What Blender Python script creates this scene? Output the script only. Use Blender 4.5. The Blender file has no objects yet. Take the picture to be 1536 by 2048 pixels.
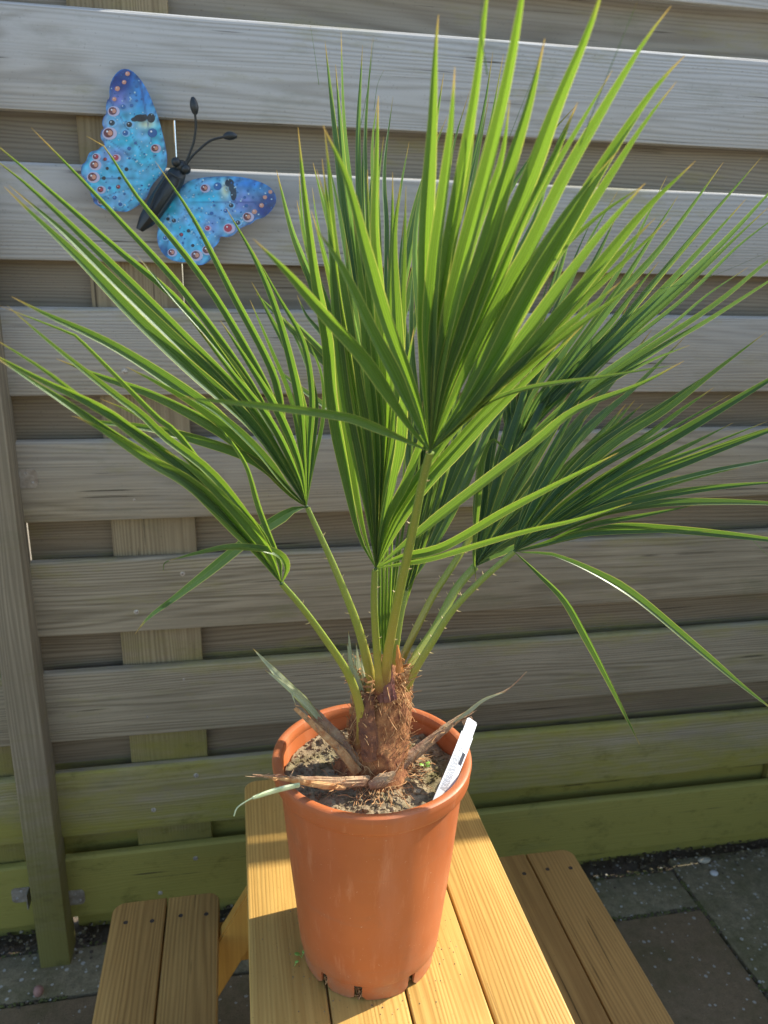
import bpy, bmesh, math, random
from math import sin, cos, pi, radians, sqrt
from mathutils import Vector, noise, geometry
random.seed(7)
SC = bpy.context.scene
COL = SC.collection
# ---------------------------------------------------------------- camera
FPX, PITCH, YAW, ROLL = 1551.7, radians(16.555), radians(10.967), radians(1.092)
CAM = Vector((0, -1.45, 0))
fwd = Vector((sin(YAW)*cos(PITCH), cos(YAW)*cos(PITCH), -sin(PITCH)))
r0 = Vector((cos(YAW), -sin(YAW), 0)); u0 = r0.cross(fwd)
rgt = r0*cos(ROLL) + u0*sin(ROLL); upv = -r0*sin(ROLL) + u0*cos(ROLL)
cd = bpy.data.cameras.new('camera'); cam = bpy.data.objects.new('camera', cd); COL.objects.link(cam)
from mathutils import Matrix
m = Matrix((rgt, upv, -fwd)).transposed().to_4x4(); m.translation = CAM
cam.matrix_world = m
cd.sensor_fit = 'VERTICAL'; cd.sensor_height = 36; cd.sensor_width = 27; cd.lens = 36*FPX/2048
cd.clip_start = 0.01; cd.clip_end = 500
cd.dof.use_dof = True; cd.dof.focus_distance = 0.93; cd.dof.aperture_fstop = 7.0
SC.camera = cam
# ---------------------------------------------------------------- light
EL, AZ = radians(38), radians(12.8)
W = bpy.data.worlds.new('World'); SC.world = W; W.use_nodes = True
nt = W.node_tree; bg = nt.nodes['Background']
sky = nt.nodes.new('ShaderNodeTexSky'); sky.sky_type = 'NISHITA'; sky.sun_disc = False
sky.sun_elevation = EL; sky.sun_rotation = pi/2 - AZ
nt.links.new(sky.outputs[0], bg.inputs[0]); bg.inputs[1].default_value = 0.15
sl = bpy.data.lights.new('sun', 'SUN'); so = bpy.data.objects.new('sun', sl); COL.objects.link(so)
sl.energy = 4.2; sl.angle = radians(0.53); sl.color = (1, .93, .80)
so.rotation_euler = Vector((cos(EL)*cos(AZ), cos(EL)*sin(AZ), sin(EL))).to_track_quat('Z', 'Y').to_euler()
so.location = (2, .5, 2)
SC.view_settings.view_transform = 'Standard'; SC.view_settings.look = 'None'
SC.view_settings.exposure = 1.0; SC.view_settings.gamma = 1
SC.cycles.max_bounces = 8; SC.cycles.transparent_max_bounces = 8

# ---------------------------------------------------------------- helpers
def ray(px):
    return fwd + rgt*((px[0]-768)/FPX) - upv*((px[1]-1024)/FPX)
def P(px, y):                       # point of the place seen at that spot, at depth y
    d = ray(px); return CAM + d*((y - CAM.y)/d.y)
def PZ(px, z):
    d = ray(px); return CAM + d*((z - CAM.z)/d.z)
def zdepth(p): return (p - CAM).dot(fwd)

def tag(o, label=None, cat=None, group=None, kind=None):
    if label: o['label'] = label
    if cat: o['category'] = cat
    if group: o['group'] = group
    if kind: o['kind'] = kind
    return o
def empty(name, loc, label, cat, group=None):
    o = bpy.data.objects.new(name, None); o.location = loc; o.empty_display_size = .02
    COL.objects.link(o); return tag(o, label, cat, group)
class MB:
    def __init__(s): s.v = []; s.f = []; s.uv = []; s.mi = []; s.col = []
    def quad_uv(s, idx, uvs=None, mi=0): s.f.append(idx); s.uv.append(uvs); s.mi.append(mi)
    def box(s, x0, x1, y0, y1, z0, z1, bev=.0, jit=0):
        bm = bmesh.new(); bmesh.ops.create_cube(bm, size=1)
        for v in bm.verts:
            v.co = Vector(((x0+x1)/2+v.co.x*(x1-x0), (y0+y1)/2+v.co.y*(y1-y0), (z0+z1)/2+v.co.z*(z1-z0)))
        if bev: bmesh.ops.bevel(bm, geom=bm.edges[:], offset=bev, segments=2, affect='EDGES', profile=.5)
        s.add_bm(bm); return s
    def add_bm(s, bm, mi=0):
        n = len(s.v); bm.verts.index_update()
        s.v += [v.co.copy() for v in bm.verts]
        for f in bm.faces: s.f.append([n+v.index for v in f.verts]); s.uv.append(None); s.mi.append(mi)
        bm.free()
    def tube(s, pts, rad, n=8, flat=1.0, cap=True, mi=0, side=None):
        base = len(s.v); N = len(pts)
        if not hasattr(rad, '__len__'): rad = [rad]*N
        ref = side or Vector((0, -1, 0)); prev = None
        for i, p in enumerate(pts):
            t = (pts[min(i+1, N-1)] - pts[max(i-1, 0)]).normalized()
            a = t.cross(ref)
            if a.length < 1e-4: a = t.cross(Vector((1, .1, 0)))
            a.normalize()
            if prev and a.dot(prev) < 0: a = -a
            prev = a; b = t.cross(a).normalized()
            for k in range(n):
                an = 2*pi*k/n; s.v.append(p + a*cos(an)*rad[i] + b*sin(an)*rad[i]*flat)
        for i in range(N-1):
            for k in range(n):
                k2 = (k+1) % n
                s.quad_uv([base+i*n+k, base+i*n+k2, base+(i+1)*n+k2, base+(i+1)*n+k],
                          [(k/n, i/(N-1)), ((k+1)/n, i/(N-1)), ((k+1)/n, (i+1)/(N-1)), (k/n, (i+1)/(N-1))], mi)
        if cap:
            s.quad_uv([base+k for k in range(n)], None, mi); s.quad_uv([base+(N-1)*n+k for k in range(n)][::-1], None, mi)
    def lathe(s, prof, n=96, a0=0, a1=2*pi, mi=0, fn=None):
        base = len(s.v); M = len(prof); full = abs(a1-a0-2*pi) < 1e-6
        cnt = n if full else n+1
        for k in range(cnt):
            a = a0 + (a1-a0)*k/n
            for r, z in prof:
                rr, zz = (r, z) if fn is None else fn(r, z, a)
                s.v.append(Vector((rr*cos(a), rr*sin(a), zz)))
        for k in range(n):
            k2 = (k+1) % cnt
            for j in range(M-1):
                s.quad_uv([base+k*M+j, base+k2*M+j, base+k2*M+j+1, base+k*M+j+1], None, mi)
    def build(s, name, mats, parent=None, off=None, smooth=True, fixn=True):
        o_ = off if off is not None else (parent_origin(parent) if parent else Vector((0, 0, 0)))
        me = bpy.data.meshes.new(name)
        me.from_pydata([tuple(v - o_) for v in s.v], [], s.f)
        if any(u is not None for u in s.uv):
            ul = me.uv_layers.new(name='uv')
            for poly, uv in zip(me.polygons, s.uv):
                if uv:
                    for li, u in zip(poly.loop_indices, uv): ul.data[li].uv = u
        if s.col:
            ca = me.color_attributes.new('paint', 'FLOAT_COLOR', 'POINT')
            for i, c in enumerate(s.col): ca.data[i].color = (*c, 1)
        if not isinstance(mats, (list, tuple)): mats = [mats]
        for mt in mats: me.materials.append(mt)
        for p_, mi in zip(me.polygons, s.mi): p_.material_index = mi; p_.use_smooth = smooth
        if fixn:
            bm = bmesh.new(); bm.from_mesh(me); bmesh.ops.recalc_face_normals(bm, faces=bm.faces[:]); bm.to_mesh(me); bm.free()
        if smooth:
            try: me.set_sharp_from_angle(angle=radians(38))
            except Exception: pass
        o = bpy.data.objects.new(name, me); COL.objects.link(o)
        if parent: o.parent = parent
        elif off is not None: o.location = off
        return o
def parent_origin(p):
    v = Vector((0, 0, 0))
    while p: v = v + p.location; p = p.parent
    return v

# ---------------------------------------------------------------- material helpers
def newmat(name):
    mt = bpy.data.materials.new(name); mt.use_nodes = True
    t = mt.node_tree; b = t.nodes['Principled BSDF']; return mt, t, b
class N:
    def __init__(s, t): s.t = t
    def node(s, ty, **kw):
        n = s.t.nodes.new(ty)
        for k, v in kw.items():
            if k.startswith('i_'): 
                key = k[2:]; key = int(key) if key.isdigit() else key.replace('_', ' ')
                s.set(n, key, v)
            else: setattr(n, k, v)
        return n
    def set(s, n, key, v):
        if isinstance(v, bpy.types.NodeSocket): s.t.links.new(v, n.inputs[key])
        else: n.inputs[key].default_value = v
    def math(s, op, a, b=0.0, c=None, clamp=False):
        n = s.node('ShaderNodeMath', operation=op, use_clamp=clamp); s.set(n, 0, a); s.set(n, 1, b)
        if c is not None: s.set(n, 2, c)
        return n.outputs[0]
    def mix(s, f, a, b, ty='MIX'):
        n = s.node('ShaderNodeMix', data_type='RGBA', blend_type=ty); s.set(n, 0, f)
        s.set(n, 6, a if isinstance(a, bpy.types.NodeSocket) else (*a, 1)); s.set(n, 7, b if isinstance(b, bpy.types.NodeSocket) else (*b, 1))
        return n.outputs[2]
    def noise(s, vec, scale, detail=4, rough=.55, dist=0):
        n = s.node('ShaderNodeTexNoise'); s.set(n, 'Vector', vec); n.inputs['Scale'].default_value = scale
        n.inputs['Detail'].default_value = detail; n.inputs['Roughness'].default_value = rough; n.inputs['Distortion'].default_value = dist
        return n.outputs['Fac']
    def ramp(s, f, pts):
        n = s.node('ShaderNodeValToRGB'); s.set(n, 0, f); e = n.color_ramp.elements
        while len(e) < len(pts): e.new(.5)
        for q, (p, c) in zip(e, pts):
            q.position = p; q.color = (*c, 1) if hasattr(c, '__len__') else (c, c, c, 1)
        return n.outputs[0]
    def rng(s, v, a, b, c=0.0, d=1.0):
        n = s.node('ShaderNodeMapRange'); s.set(n, 0, v); n.inputs[1].default_value = a; n.inputs[2].default_value = b
        n.inputs[3].default_value = c; n.inputs[4].default_value = d; return n.outputs[0]
    def mapping(s, vec, scale=(1, 1, 1), loc=(0, 0, 0), rot=(0, 0, 0)):
        n = s.node('ShaderNodeMapping'); s.set(n, 0, vec); s.set(n, 'Scale', scale); s.set(n, 'Location', loc); s.set(n, 'Rotation', rot); return n.outputs[0]
    def bump(s, b, h, strength=.3, dist=.001):
        n = s.node('ShaderNodeBump'); s.set(n, 'Height', h); n.inputs['Strength'].default_value = strength; n.inputs['Distance'].default_value = dist
        s.t.links.new(n.outputs[0], b.inputs['Normal'])
    def objvec(s, rnd=True, mul=17.0):
        c = s.node('ShaderNodeTexCoord').outputs['Object']
        if not rnd: return c
        oi = s.node('ShaderNodeObjectInfo').outputs['Random']
        v = s.node('ShaderNodeVectorMath', operation='SCALE'); v.inputs[0].default_value = (1.7, .9, 2.3); s.set(v, 'Scale', s.math('MULTIPLY', oi, mul))
        a = s.node('ShaderNodeVectorMath', operation='ADD'); s.set(a, 0, c); s.set(a, 1, v.outputs[0]); return a.outputs[0]

def wood(name, axis, light, dark, rings=26, green=0.0, greencol=(.13, .15, .035), rough=.75, fine=.5, flare_tint=None, knots=True, spec=.3, varnish=0, linefreq=950.0, crack=.8):
    """flat sawn wood, grain running along axis (0 x, 1 y, 2 z)"""
    mt, t, b = newmat(name); n = N(t)
    v = n.objvec(); o = n.objvec(False)
    sc = [1.0, 1.0, 1.0]
    s1 = [9, 9, 9]; s1[axis] = .6
    s2 = [260, 260, 260]; s2[axis] = 7
    s3 = [105, 105, 105]; s3[axis] = 2.6
    m1 = n.mapping(v, s1); big = n.noise(m1, 1.0, 2.5, .45, .25)
    if knots:
        vs = [9, 9, 9]; vs[axis] = 3.0
        vo = n.node('ShaderNodeTexVoronoi'); n.set(vo, 'Vector', n.mapping(v, vs)); vo.inputs['Scale'].default_value = 1.0
        kd = vo.outputs['Distance']; vr = n.node('ShaderNodeSeparateColor'); n.set(vr, 0, vo.outputs['Color'])
        has = n.math('GREATER_THAN', vr.outputs[0], .66)
        kf = n.math('MULTIPLY', n.math('POWER', n.rng(kd, .0, .42, 1, 0), 2.0), has)
        big = n.math('ADD', big, n.math('MULTIPLY', kf, .09))
    ring = n.math('SINE', n.math('MULTIPLY', big, rings*2.2))
    ring = n.rng(ring, -1, 1)
    ring = n.math('POWER', ring, 1.8)
    fn_ = n.noise(n.mapping(v, s2), 1.0, 3, .6); st = n.noise(n.mapping(v, s3), 1.0, 3, .6)
    across = n.node('ShaderNodeSeparateXYZ'); n.set(across, 0, v); ac = across.outputs[2 if axis == 0 else 0]
    wv = n.noise(n.mapping(v, s1), 1.7, 2, .5)
    fl_ = n.math('SINE', n.math('MULTIPLY', n.math('ADD', ac, n.math('MULTIPLY', wv, .055)), linefreq)); fl_ = n.math('POWER', n.rng(fl_, -1, 1), 1.5)
    mk = n.rng(n.noise(n.mapping(v, s1), .9, 2, .5), .34, .52)
    ring = n.math('ADD', n.math('MULTIPLY', ring, n.math('SUBTRACT', 1.0, mk)), n.math('MULTIPLY', fl_, mk))
    f = n.math('ADD', n.math('MULTIPLY', ring, .30), n.math('MULTIPLY', st, .48)); f = n.math('ADD', f, n.math('MULTIPLY', fn_, fine*.5), clamp=True)
    f = n.rng(f, .2, .85)
    c = n.mix(f, light, dark)
    if knots:
        kk = n.math('MULTIPLY', n.rng(n.math('ADD', kd, n.math('MULTIPLY', fn_, .05)), .06, .12, 1, 0), has)
        c = n.mix(n.math('MULTIPLY', kk, .65, clamp=True), c, tuple(q*.32 for q in dark))
    blo = n.noise(n.mapping(v, (3, 3, 3)), 1.0, 4, .6)
    c = n.mix(n.rng(blo, .35, .7, 0, .35), c, tuple(q*.62 for q in dark))
    oi = n.node('ShaderNodeObjectInfo').outputs['Random']
    c = n.mix(n.math('MULTIPLY', oi, .25), c, tuple(q*.75 for q in light))
    sep = n.node('ShaderNodeSeparateXYZ'); n.set(sep, 0, o)
    if flare_tint:  # paler and bluer towards the top: flare and sky sheen painted into the colour
        flare = n.rng(n.math('ADD', sep.outputs[2], n.math('MULTIPLY', n.math('SUBTRACT', blo, .5), .6)), flare_tint[0], flare_tint[1])
        c = n.mix(n.math('MULTIPLY', flare, flare_tint[3], clamp=True), c, flare_tint[2])
        c = n.mix(n.math('MULTIPLY', n.math('MULTIPLY', ring, .35), flare, clamp=True), c, dark)
    if green:
        z = sep.outputs[2]
        a = n.rng(z, green[0], green[1], 1, 0)           # more algae towards the damp foot of the fence
        gn = n.noise(n.mapping(o, (2.0, 2.0, 9)), 1.6, 6, .72); gs = n.noise(n.mapping(v, (9, 9, 30)), 1.0, 5, .7)
        g = n.math('ADD', n.math('MULTIPLY', a, .88), n.math('MULTIPLY', gn, 1.35)); g = n.math('ADD', g, n.math('MULTIPLY', gs, .45))
        if axis == 0:
            fr = n.math('FRACT', n.math('DIVIDE', n.math('SUBTRACT', 1.969+.2292*2, z), .2292))
            te = n.math('MULTIPLY', n.rng(fr, .02, .17, 1, 0), n.rng(z, .2, 1.1, .34, .05)); g = n.math('ADD', g, te)
        g = n.rng(g, .98, 1.5, 0, .92); c = n.mix(g, c, greencol)
        bl = n.noise(n.mapping(o, (6, 6, 11)), 1.7, 6, .75); c = n.mix(n.math('MULTIPLY', n.rng(bl, .54, .66, 0, .6), g), c, tuple(q*.42 for q in greencol))
        lo = n.noise(n.mapping(o, (2, 2, 5)), 2.5, 5, .7)
        c = n.mix(n.rng(lo, .56, .75, 0, .35), c, (.12, .14, .06))
    cs_ = [150, 150, 150]; cs_[axis] = 2.6
    ck = n.noise(n.mapping(v, cs_), 1.0, 2, .5); ck = n.math('MULTIPLY', n.rng(ck, .67, .71), n.rng(n.noise(n.mapping(v, (5, 5, 5)), 1.0, 2), .48, .56))
    c = n.mix(n.math('MULTIPLY', ck, crack), c, tuple(q*.22 for q in dark))
    sp_ = n.noise(v, 240, 3, .6); c = n.mix(n.rng(sp_, .64, .74, 0, crack*.5), c, tuple(q*.45 for q in dark))
    t.links.new(c, b.inputs['Base Color']); b.inputs['Roughness'].default_value = rough
    b.inputs['Specular IOR Level'].default_value = spec
    if varnish: b.inputs['Coat Weight'].default_value = varnish; b.inputs['Coat Roughness'].default_value = .3
    h = n.math('ADD', n.math('MULTIPLY', ring, -.5), n.math('MULTIPLY', fn_, -.8)); h = n.math('ADD', h, n.math('MULTIPLY', st, -.5))
    n.bump(b, h, .45, .0012)
    return mt
FGREEN = (.275, .25, .05)
M = {}
M['fence'] = wood('weathered_fence_wood', 0, (.50, .43, .30), (.19, .155, .10), 55, green=(.08, .44), greencol=FGREEN, flare_tint=(.85, 1.75, (.56, .58, .59), .8), fine=1.0)
M['fence_back'] = wood('weathered_back_wood', 0, (.35, .285, .19), (.14, .105, .065), 45, green=(.12, .34), greencol=FGREEN, flare_tint=(.95, 1.75, (.34, .34, .31), .55), fine=.9)
M['batten'] = wood('batten_wood', 2, (.42, .34, .20), (.20, .15, .085), 40, green=(-.05, .85), greencol=(.23, .205, .05), fine=1.0, knots=False)
M['post'] = wood('post_wood', 2, (.42, .35, .235), (.17, .14, .09), 10, green=(-.1, .60), greencol=(.17, .155, .04), fine=1.5, knots=False)
M['pine'] = wood('varnished_pine', 1, (.74, .47, .135), (.45, .25, .06), 34, fine=1.1, rough=.5, knots=True, varnish=.12)
M['pine_leg'] = wood('varnished_pine_leg', 2, (.66, .36, .07), (.46, .22, .04), 25, fine=.8, rough=.5, knots=False, varnish=.12)
def seatwood():
    mt = wood('dull_varnished_pine', 1, (.68, .40, .12), (.34, .18, .05), 30, fine=1.0, rough=.55, knots=True, varnish=.1)
    return mt
M['seat'] = seatwood()
def simple(name, c, rough=.5, metal=0, bump=None, var=None, spec=.5):
    mt, t, b = newmat(name); n = N(t); b.inputs['Roughness'].default_value = rough; b.inputs['Metallic'].default_value = metal
    b.inputs['Specular IOR Level'].default_value = spec
    b.inputs['Base Color'].default_value = (*c, 1)
    o = n.objvec(False)
    if var:
        f = n.noise(o, var[0], 5, .65); col = n.mix(n.rng(f, .35, .68), c, var[1]); t.links.new(col, b.inputs['Base Color'])
    if bump: n.bump(b, n.noise(o, bump[0], 5, .65), bump[1], bump[2])
    return mt
M['metal'] = simple('zinc_steel', (.40, .37, .31), .45, .35, (90, .3, .0005), (60, (.2, .16, .12)))
M['screw'] = simple('screw_head', (.60, .57, .50), .4, .4, None, (300, (.15, .12, .1)))
M['screw_dark'] = simple('sunk_screw_hole', (.06, .04, .025), .7)
M['black'] = simple('black_plastic', (.018, .024, .026), .42, 0, (120, .25, .0005), (40, (.03, .034, .036)))
M['stone'] = simple('pink_pebble', (.36, .19, .15), .8, 0, (120, .4, .001), (50, (.26, .15, .12)))
M['stone2'] = simple('pale_pebble', (.42, .38, .28), .8, 0, (120, .4, .001), (50, (.3, .27, .2)))

def m_terracotta():
    mt, t, b = newmat('terracotta_plastic'); n = N(t); o = n.objvec(False)
    base = n.mix(n.rng(n.noise(o, 9, 4, .5), .3, .7), (.51, .145, .042), (.41, .115, .035))
    st = n.noise(n.mapping(o, (30, 30, 3.5)), 1.0, 4, .6)          # vertical dusty streaks
    base = n.mix(n.rng(st, .52, .8, 0, .28), base, (.60, .30, .17))
    sep = n.node('ShaderNodeSeparateXYZ'); n.set(sep, 0, o)
    d = n.math('MULTIPLY', n.rng(sep.outputs[2], .0, .06, 1, 0), n.rng(n.noise(o, 26, 6, .7), .38, .62))
    base = n.mix(n.math('MULTIPLY', d, .55), base, (.36, .24, .15))
    sc_ = n.noise(n.mapping(o, (60, 60, 9), rot=(.25, .2, .5)), 1.0, 5, .7); base = n.mix(n.rng(sc_, .57, .70, 0, .42), base, (.62, .27, .13))
    hz_ = n.noise(n.mapping(o, (7, 7, 120)), 1.0, 3, .6); base = n.mix(n.rng(hz_, .60, .70, 0, .35), base, (.40, .15, .07))
    dk = n.noise(o, 14, 6, .7); base = n.mix(n.rng(dk, .58, .72, 0, .4), base, (.28, .12, .06))
    sp = n.noise(o, 300, 3, .6); base = n.mix(n.rng(sp, .68, .75, 0, .6), base, (.66, .48, .34))
    t.links.new(base, b.inputs['Base Color']); t.links.new(n.rng(st, .3, .7, .42, .60), b.inputs['Roughness'])
    b.inputs['Subsurface Weight'].default_value = .12; b.inputs['Subsurface Radius'].default_value = (.006, .002, .001)
    b.inputs['Subsurface Scale'].default_value = 1.0
    n.bump(b, n.math('ADD', n.noise(o, 500, 3, .6), n.math('MULTIPLY', n.noise(n.mapping(o, (10, 10, 5)), 1.0, 2, .5), 8)), .12, .0006)
    return mt
M['pot'] = m_terracotta()
def m_soil():
    mt, t, b = newmat('dry_potting_soil'); n = N(t); o = n.objvec(False)
    a = n.noise(o, 45, 6, .7); c = n.mix(n.rng(a, .35, .65), (.16, .11, .062), (.50, .405, .26))
    c = n.mix(n.rng(n.noise(o, 18, 3, .6), .5, .7, 0, .45), c, (.17, .19, .055))
    t.links.new(c, b.inputs['Base Color']); b.inputs['Roughness'].default_value = .95; b.inputs['Specular IOR Level'].default_value = .1
    n.bump(b, n.noise(o, 160, 6, .8), .9, .004); return mt
M['soil'] = m_soil()
def m_leaf(name='palm_leaf', g1=(.040, .095, .030), g2=(.085, .155, .055), tr=(.34, .57, .04), sc=1.0, dry=False):
    mt, t, b = newmat(name); n = N(t)
    uv = n.node('ShaderNodeUVMap', uv_map='uv').outputs[0]; sep = n.node('ShaderNodeSeparateXYZ'); n.set(sep, 0, uv)
    u, v = sep.outputs[0], sep.outputs[1]
    o = n.objvec(False)
    lines = n.math('SINE', n.math('MULTIPLY', u, 44)); lines = n.rng(lines, -1, 1)
    wob = n.noise(n.mapping(uv, (14, 3, 1)), 1.0, 3, .6)
    c = n.mix(n.math('MULTIPLY', lines, .8), g1, g2); c = n.mix(n.rng(wob, .3, .7, 0, .6), c, tuple(q*.6 for q in g1))
    sk = n.noise(n.mapping(uv, (26, .8, 1)), 1.0, 2, .5); c = n.mix(n.rng(sk, .45, .7, 0, .5), c, tuple(q*1.5 for q in g2))
    e = n.math('ABSOLUTE', n.math('SUBTRACT', u, .5)); edge = n.rng(e, .445, .485)           # pale margin
    mid = n.rng(e, .0, .025, 1, 0)
    tcol = n.mix(n.math('MULTIPLY', lines, .75), tr, tuple(q*.42 for q in tr))
    tcol = n.mix(edge, tcol, (.85, .85, .15)); c = n.mix(n.math('MULTIPLY', edge, .8), c, (.42, .46, .12))
    c = n.mix(n.math('MULTIPLY', mid, .5), c, (.16, .26, .06))
    tip = n.rng(n.math('ADD', v, n.math('MULTIPLY', n.math('SUBTRACT', n.noise(o, 30, 2), .5), .08)), .93, .985)
    c = n.mix(tip, c, (.34, .24, .08)); tcol = n.mix(tip, tcol, (.70, .48, .12))
    fl = n.noise(o, 900, 2, .5); c = n.mix(n.rng(fl, .66, .72, 0, .6), c, (.35, .40, .20))       # scurfy white flecks
    for nd in [b]: t.nodes.remove(nd)
    out = [x for x in t.nodes if x.type == 'OUTPUT_MATERIAL'][0]
    bp = n.node('ShaderNodeBump'); n.set(bp, 'Height', lines); bp.inputs['Strength'].default_value = .35; bp.inputs['Distance'].default_value = .0006
    df = n.node('ShaderNodeBsdfDiffuse'); n.set(df, 'Color', c); n.set(df, 'Normal', bp.outputs[0])
    tl = n.node('ShaderNodeBsdfTranslucent'); n.set(tl, 'Color', tcol)
    gl = n.node('ShaderNodeBsdfGlossy'); gl.inputs['Color'].default_value = (.9, .95, .9, 1); gl.inputs['Roughness'].default_value = .36; n.set(gl, 'Normal', bp.outputs[0])
    m1 = n.node('ShaderNodeMixShader'); m1.inputs[0].default_value = .42; t.links.new(df.outputs[0], m1.inputs[1]); t.links.new(tl.outputs[0], m1.inputs[2])
    fr = n.node('ShaderNodeFresnel'); fr.inputs[0].default_value = 1.38
    m2 = n.node('ShaderNodeMixShader'); t.links.new(n.math('MULTIPLY', fr.outputs[0], .75), m2.inputs[0]); t.links.new(m1.outputs[0], m2.inputs[1]); t.links.new(gl.outputs[0], m2.inputs[2])
    t.links.new(m2.outputs[0], out.inputs[0]); return mt
M['leaf'] = m_leaf()
M['leafd'] = m_leaf('palm_leaf_bluish', (.048, .105, .052), (.105, .18, .098), (.28, .50, .08))
M['leafmid'] = m_leaf('palm_leaf_mid', (.036, .090, .036), (.080, .150, .060), (.26, .48, .04))
M['leafpale'] = m_leaf('cut_leaf_pale', (.62, .66, .46), (.30, .38, .20), (.70, .74, .5))
def m_petiole():
    mt, t, b = newmat('petiole_green'); n = N(t); uv = n.node('ShaderNodeUVMap', uv_map='uv').outputs[0]
    sep = n.node('ShaderNodeSeparateXYZ'); n.set(sep, 0, uv); v = sep.outputs[1]; o = n.objvec(False)
    c = n.ramp(n.math('ADD', v, n.math('MULTIPLY', n.math('SUBTRACT', n.noise(o, 40, 4), .5), .12)),
               [(0, (.17, .24, .045)), (.55, (.24, .28, .04)), (.84, (.36, .29, .05)), (1, (.16, .05, .025))])
    c = n.mix(n.rng(n.noise(o, 700, 2, .5), .62, .72, 0, .4), c, (.5, .5, .3))
    t.links.new(c, b.inputs['Base Color']); b.inputs['Roughness'].default_value = .42
    b.inputs['Subsurface Weight'].default_value = .3; b.inputs['Subsurface Radius'].default_value = (.004, .005, .001); b.inputs['Subsurface Scale'].default_value = 1
    n.bump(b, n.noise(n.mapping(o, (200, 200, 20)), 1, 3, .6), .3, .0006); return mt
M['petiole'] = m_petiole()
M['thorn'] = simple('thorn', (.55, .42, .18), .5)
def m_fibre():
    mt, t, b = newmat('palm_fibre'); n = N(t); o = n.objvec(False)
    c = n.mix(n.rng(n.noise(o, 90, 4, .7), .35, .65), (.17, .055, .02), (.46, .21, .075)); c = n.mix(n.rng(n.noise(o, 25, 2, .6), .5, .7, 0, .5), c, (.16, .045, .02))
    t.links.new(c, b.inputs['Base Color']); b.inputs['Roughness'].default_value = .85
    n.bump(b, n.noise(n.mapping(o, (350, 350, 60), rot=(.4, .3, 0)), 1, 5, .7), .9, .0025); return mt
M['fibre'] = m_fibre()
M['strand'] = simple('fibre_strand', (.36, .15, .05), .8, 0, None, (120, (.60, .38, .17)))
M['dead'] = simple('dead_stalk', (.30, .15, .085), .75, 0, (150, .8, .003), (60, (.46, .33, .18)))
M['white'] = simple('white_label_plastic', (.86, .86, .84), .35)
M['ink'] = simple('label_ink', (.05, .05, .06), .5); M['inkgrey'] = simple('label_fine_print', (.20, .20, .22), .5)
M['sprout'] = simple('sprout_leaf', (.20, .42, .06), .45, 0, None, (80, (.30, .50, .10)))

def m_paving(name, c1, c2, speck, moss, sc=60):
    mt, t, b = newmat(name); n = N(t); o = n.objvec(False)
    a = n.noise(o, sc, 7, .75); c = n.mix(n.rng(a, .3, .7), c1, c2)
    ms = n.noise(o, 7, 6, .7); c = n.mix(n.rng(ms, .45, .66, 0, moss), c, (.11, .105, .035))
    vo = n.node('ShaderNodeTexVoronoi'); n.set(vo, 'Vector', o); vo.inputs['Scale'].default_value = 95
    sp = n.node('ShaderNodeSeparateColor'); n.set(sp, 0, vo.outputs['Color'])
    dot = n.math('MULTIPLY', n.math('LESS_THAN', vo.outputs['Distance'], n.math('MULTIPLY', sp.outputs[1], .42)), n.math('GREATER_THAN', sp.outputs[0], 1-speck))
    c = n.mix(n.math('MULTIPLY', dot, .8), c, (.55, .53, .46))
    pt_ = n.noise(o, 320, 4, .7); c = n.mix(n.rng(pt_, .56, .66, 0, .6), c, tuple(q*.4 for q in c1))
    t.links.new(c, b.inputs['Base Color']); b.inputs['Roughness'].default_value = .9; b.inputs['Specular IOR Level'].default_value = .25
    n.bump(b, n.math('ADD', a, n.noise(o, 220, 5, .8)), .8, .004); return mt
M['slab'] = m_paving('brown_paving', (.22, .155, .085), (.33, .235, .135), .20, .45)
M['kerb'] = m_paving('mossy_concrete', (.15, .125, .07), (.36, .30, .18), .50, .6, 45)
M['earth'] = m_paving('damp_earth', (.07, .05, .035), (.15, .115, .08), .25, .25, 70)
M['ground'] = m_paving('sandy_ground', (.30, .25, .17), (.40, .34, .24), .1, 0, 12)

# ================================================================ THE SETTING
GZ = -1.40
g = MB(); g.v += [Vector((-150, -150, GZ-.035)), Vector((150, -150, GZ-.035)), Vector((150, 150, GZ-.035)), Vector((-150, 150, GZ-.035))]; g.quad_uv([0, 1, 2, 3])
tag(g.build('ground', M['ground']), kind='structure')
def bumpy_sheet(name, x0, x1, y0, y1, z, nx, ny, amp, fr, mat):
    s = MB()
    for j in range(ny+1):
        for i in range(nx+1):
            x = x0+(x1-x0)*i/nx; y = y0+(y1-y0)*j/ny
            s.v.append(Vector((x, y, z+amp*noise.noise(Vector((x*fr, y*fr, .3)))+amp*.6*noise.noise(Vector((x*fr*3, y*fr*3, 4))))))
    for j in range(ny):
        for i in range(nx): a = j*(nx+1)+i; s.quad_uv([a, a+1, a+nx+2, a+nx+1])
    return tag(s.build(name, mat), kind='structure')
bumpy_sheet('earth_strip', -1.4, 2.6, -.02, .35, GZ-.006, 420, 40, .010, 22, M['earth'])
pv = MB(); kb = MB()
def slab(mb, x0, x1, y0, y1, dz=0):
    mb.box(x0+.0035, x1-.0035, y0+.0035, y1-.0035, GZ-.05, GZ+dz, .005)
xs = [-1.75, -1.15, -.55, .05, .445, 1.035]
for a, b_ in ((-1.75, -1.26), (-1.26, -.77), (-.77, -.28), (-.28, .21), (.21, .70), (.70, 1.035)): slab(kb, a, b_, -.132, -.004, random.uniform(-.002, .002))
slab(kb, 1.035, 1.63, -.36, .03, .001); slab(kb, 1.63, 2.2, -.36, .03, 0)
def row(y0, y1, off):
    x = -3.5+off
    while x < 4: slab(pv, x, x+.59, y0, y1, random.uniform(-.0015, .0015)); x += .59
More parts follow.
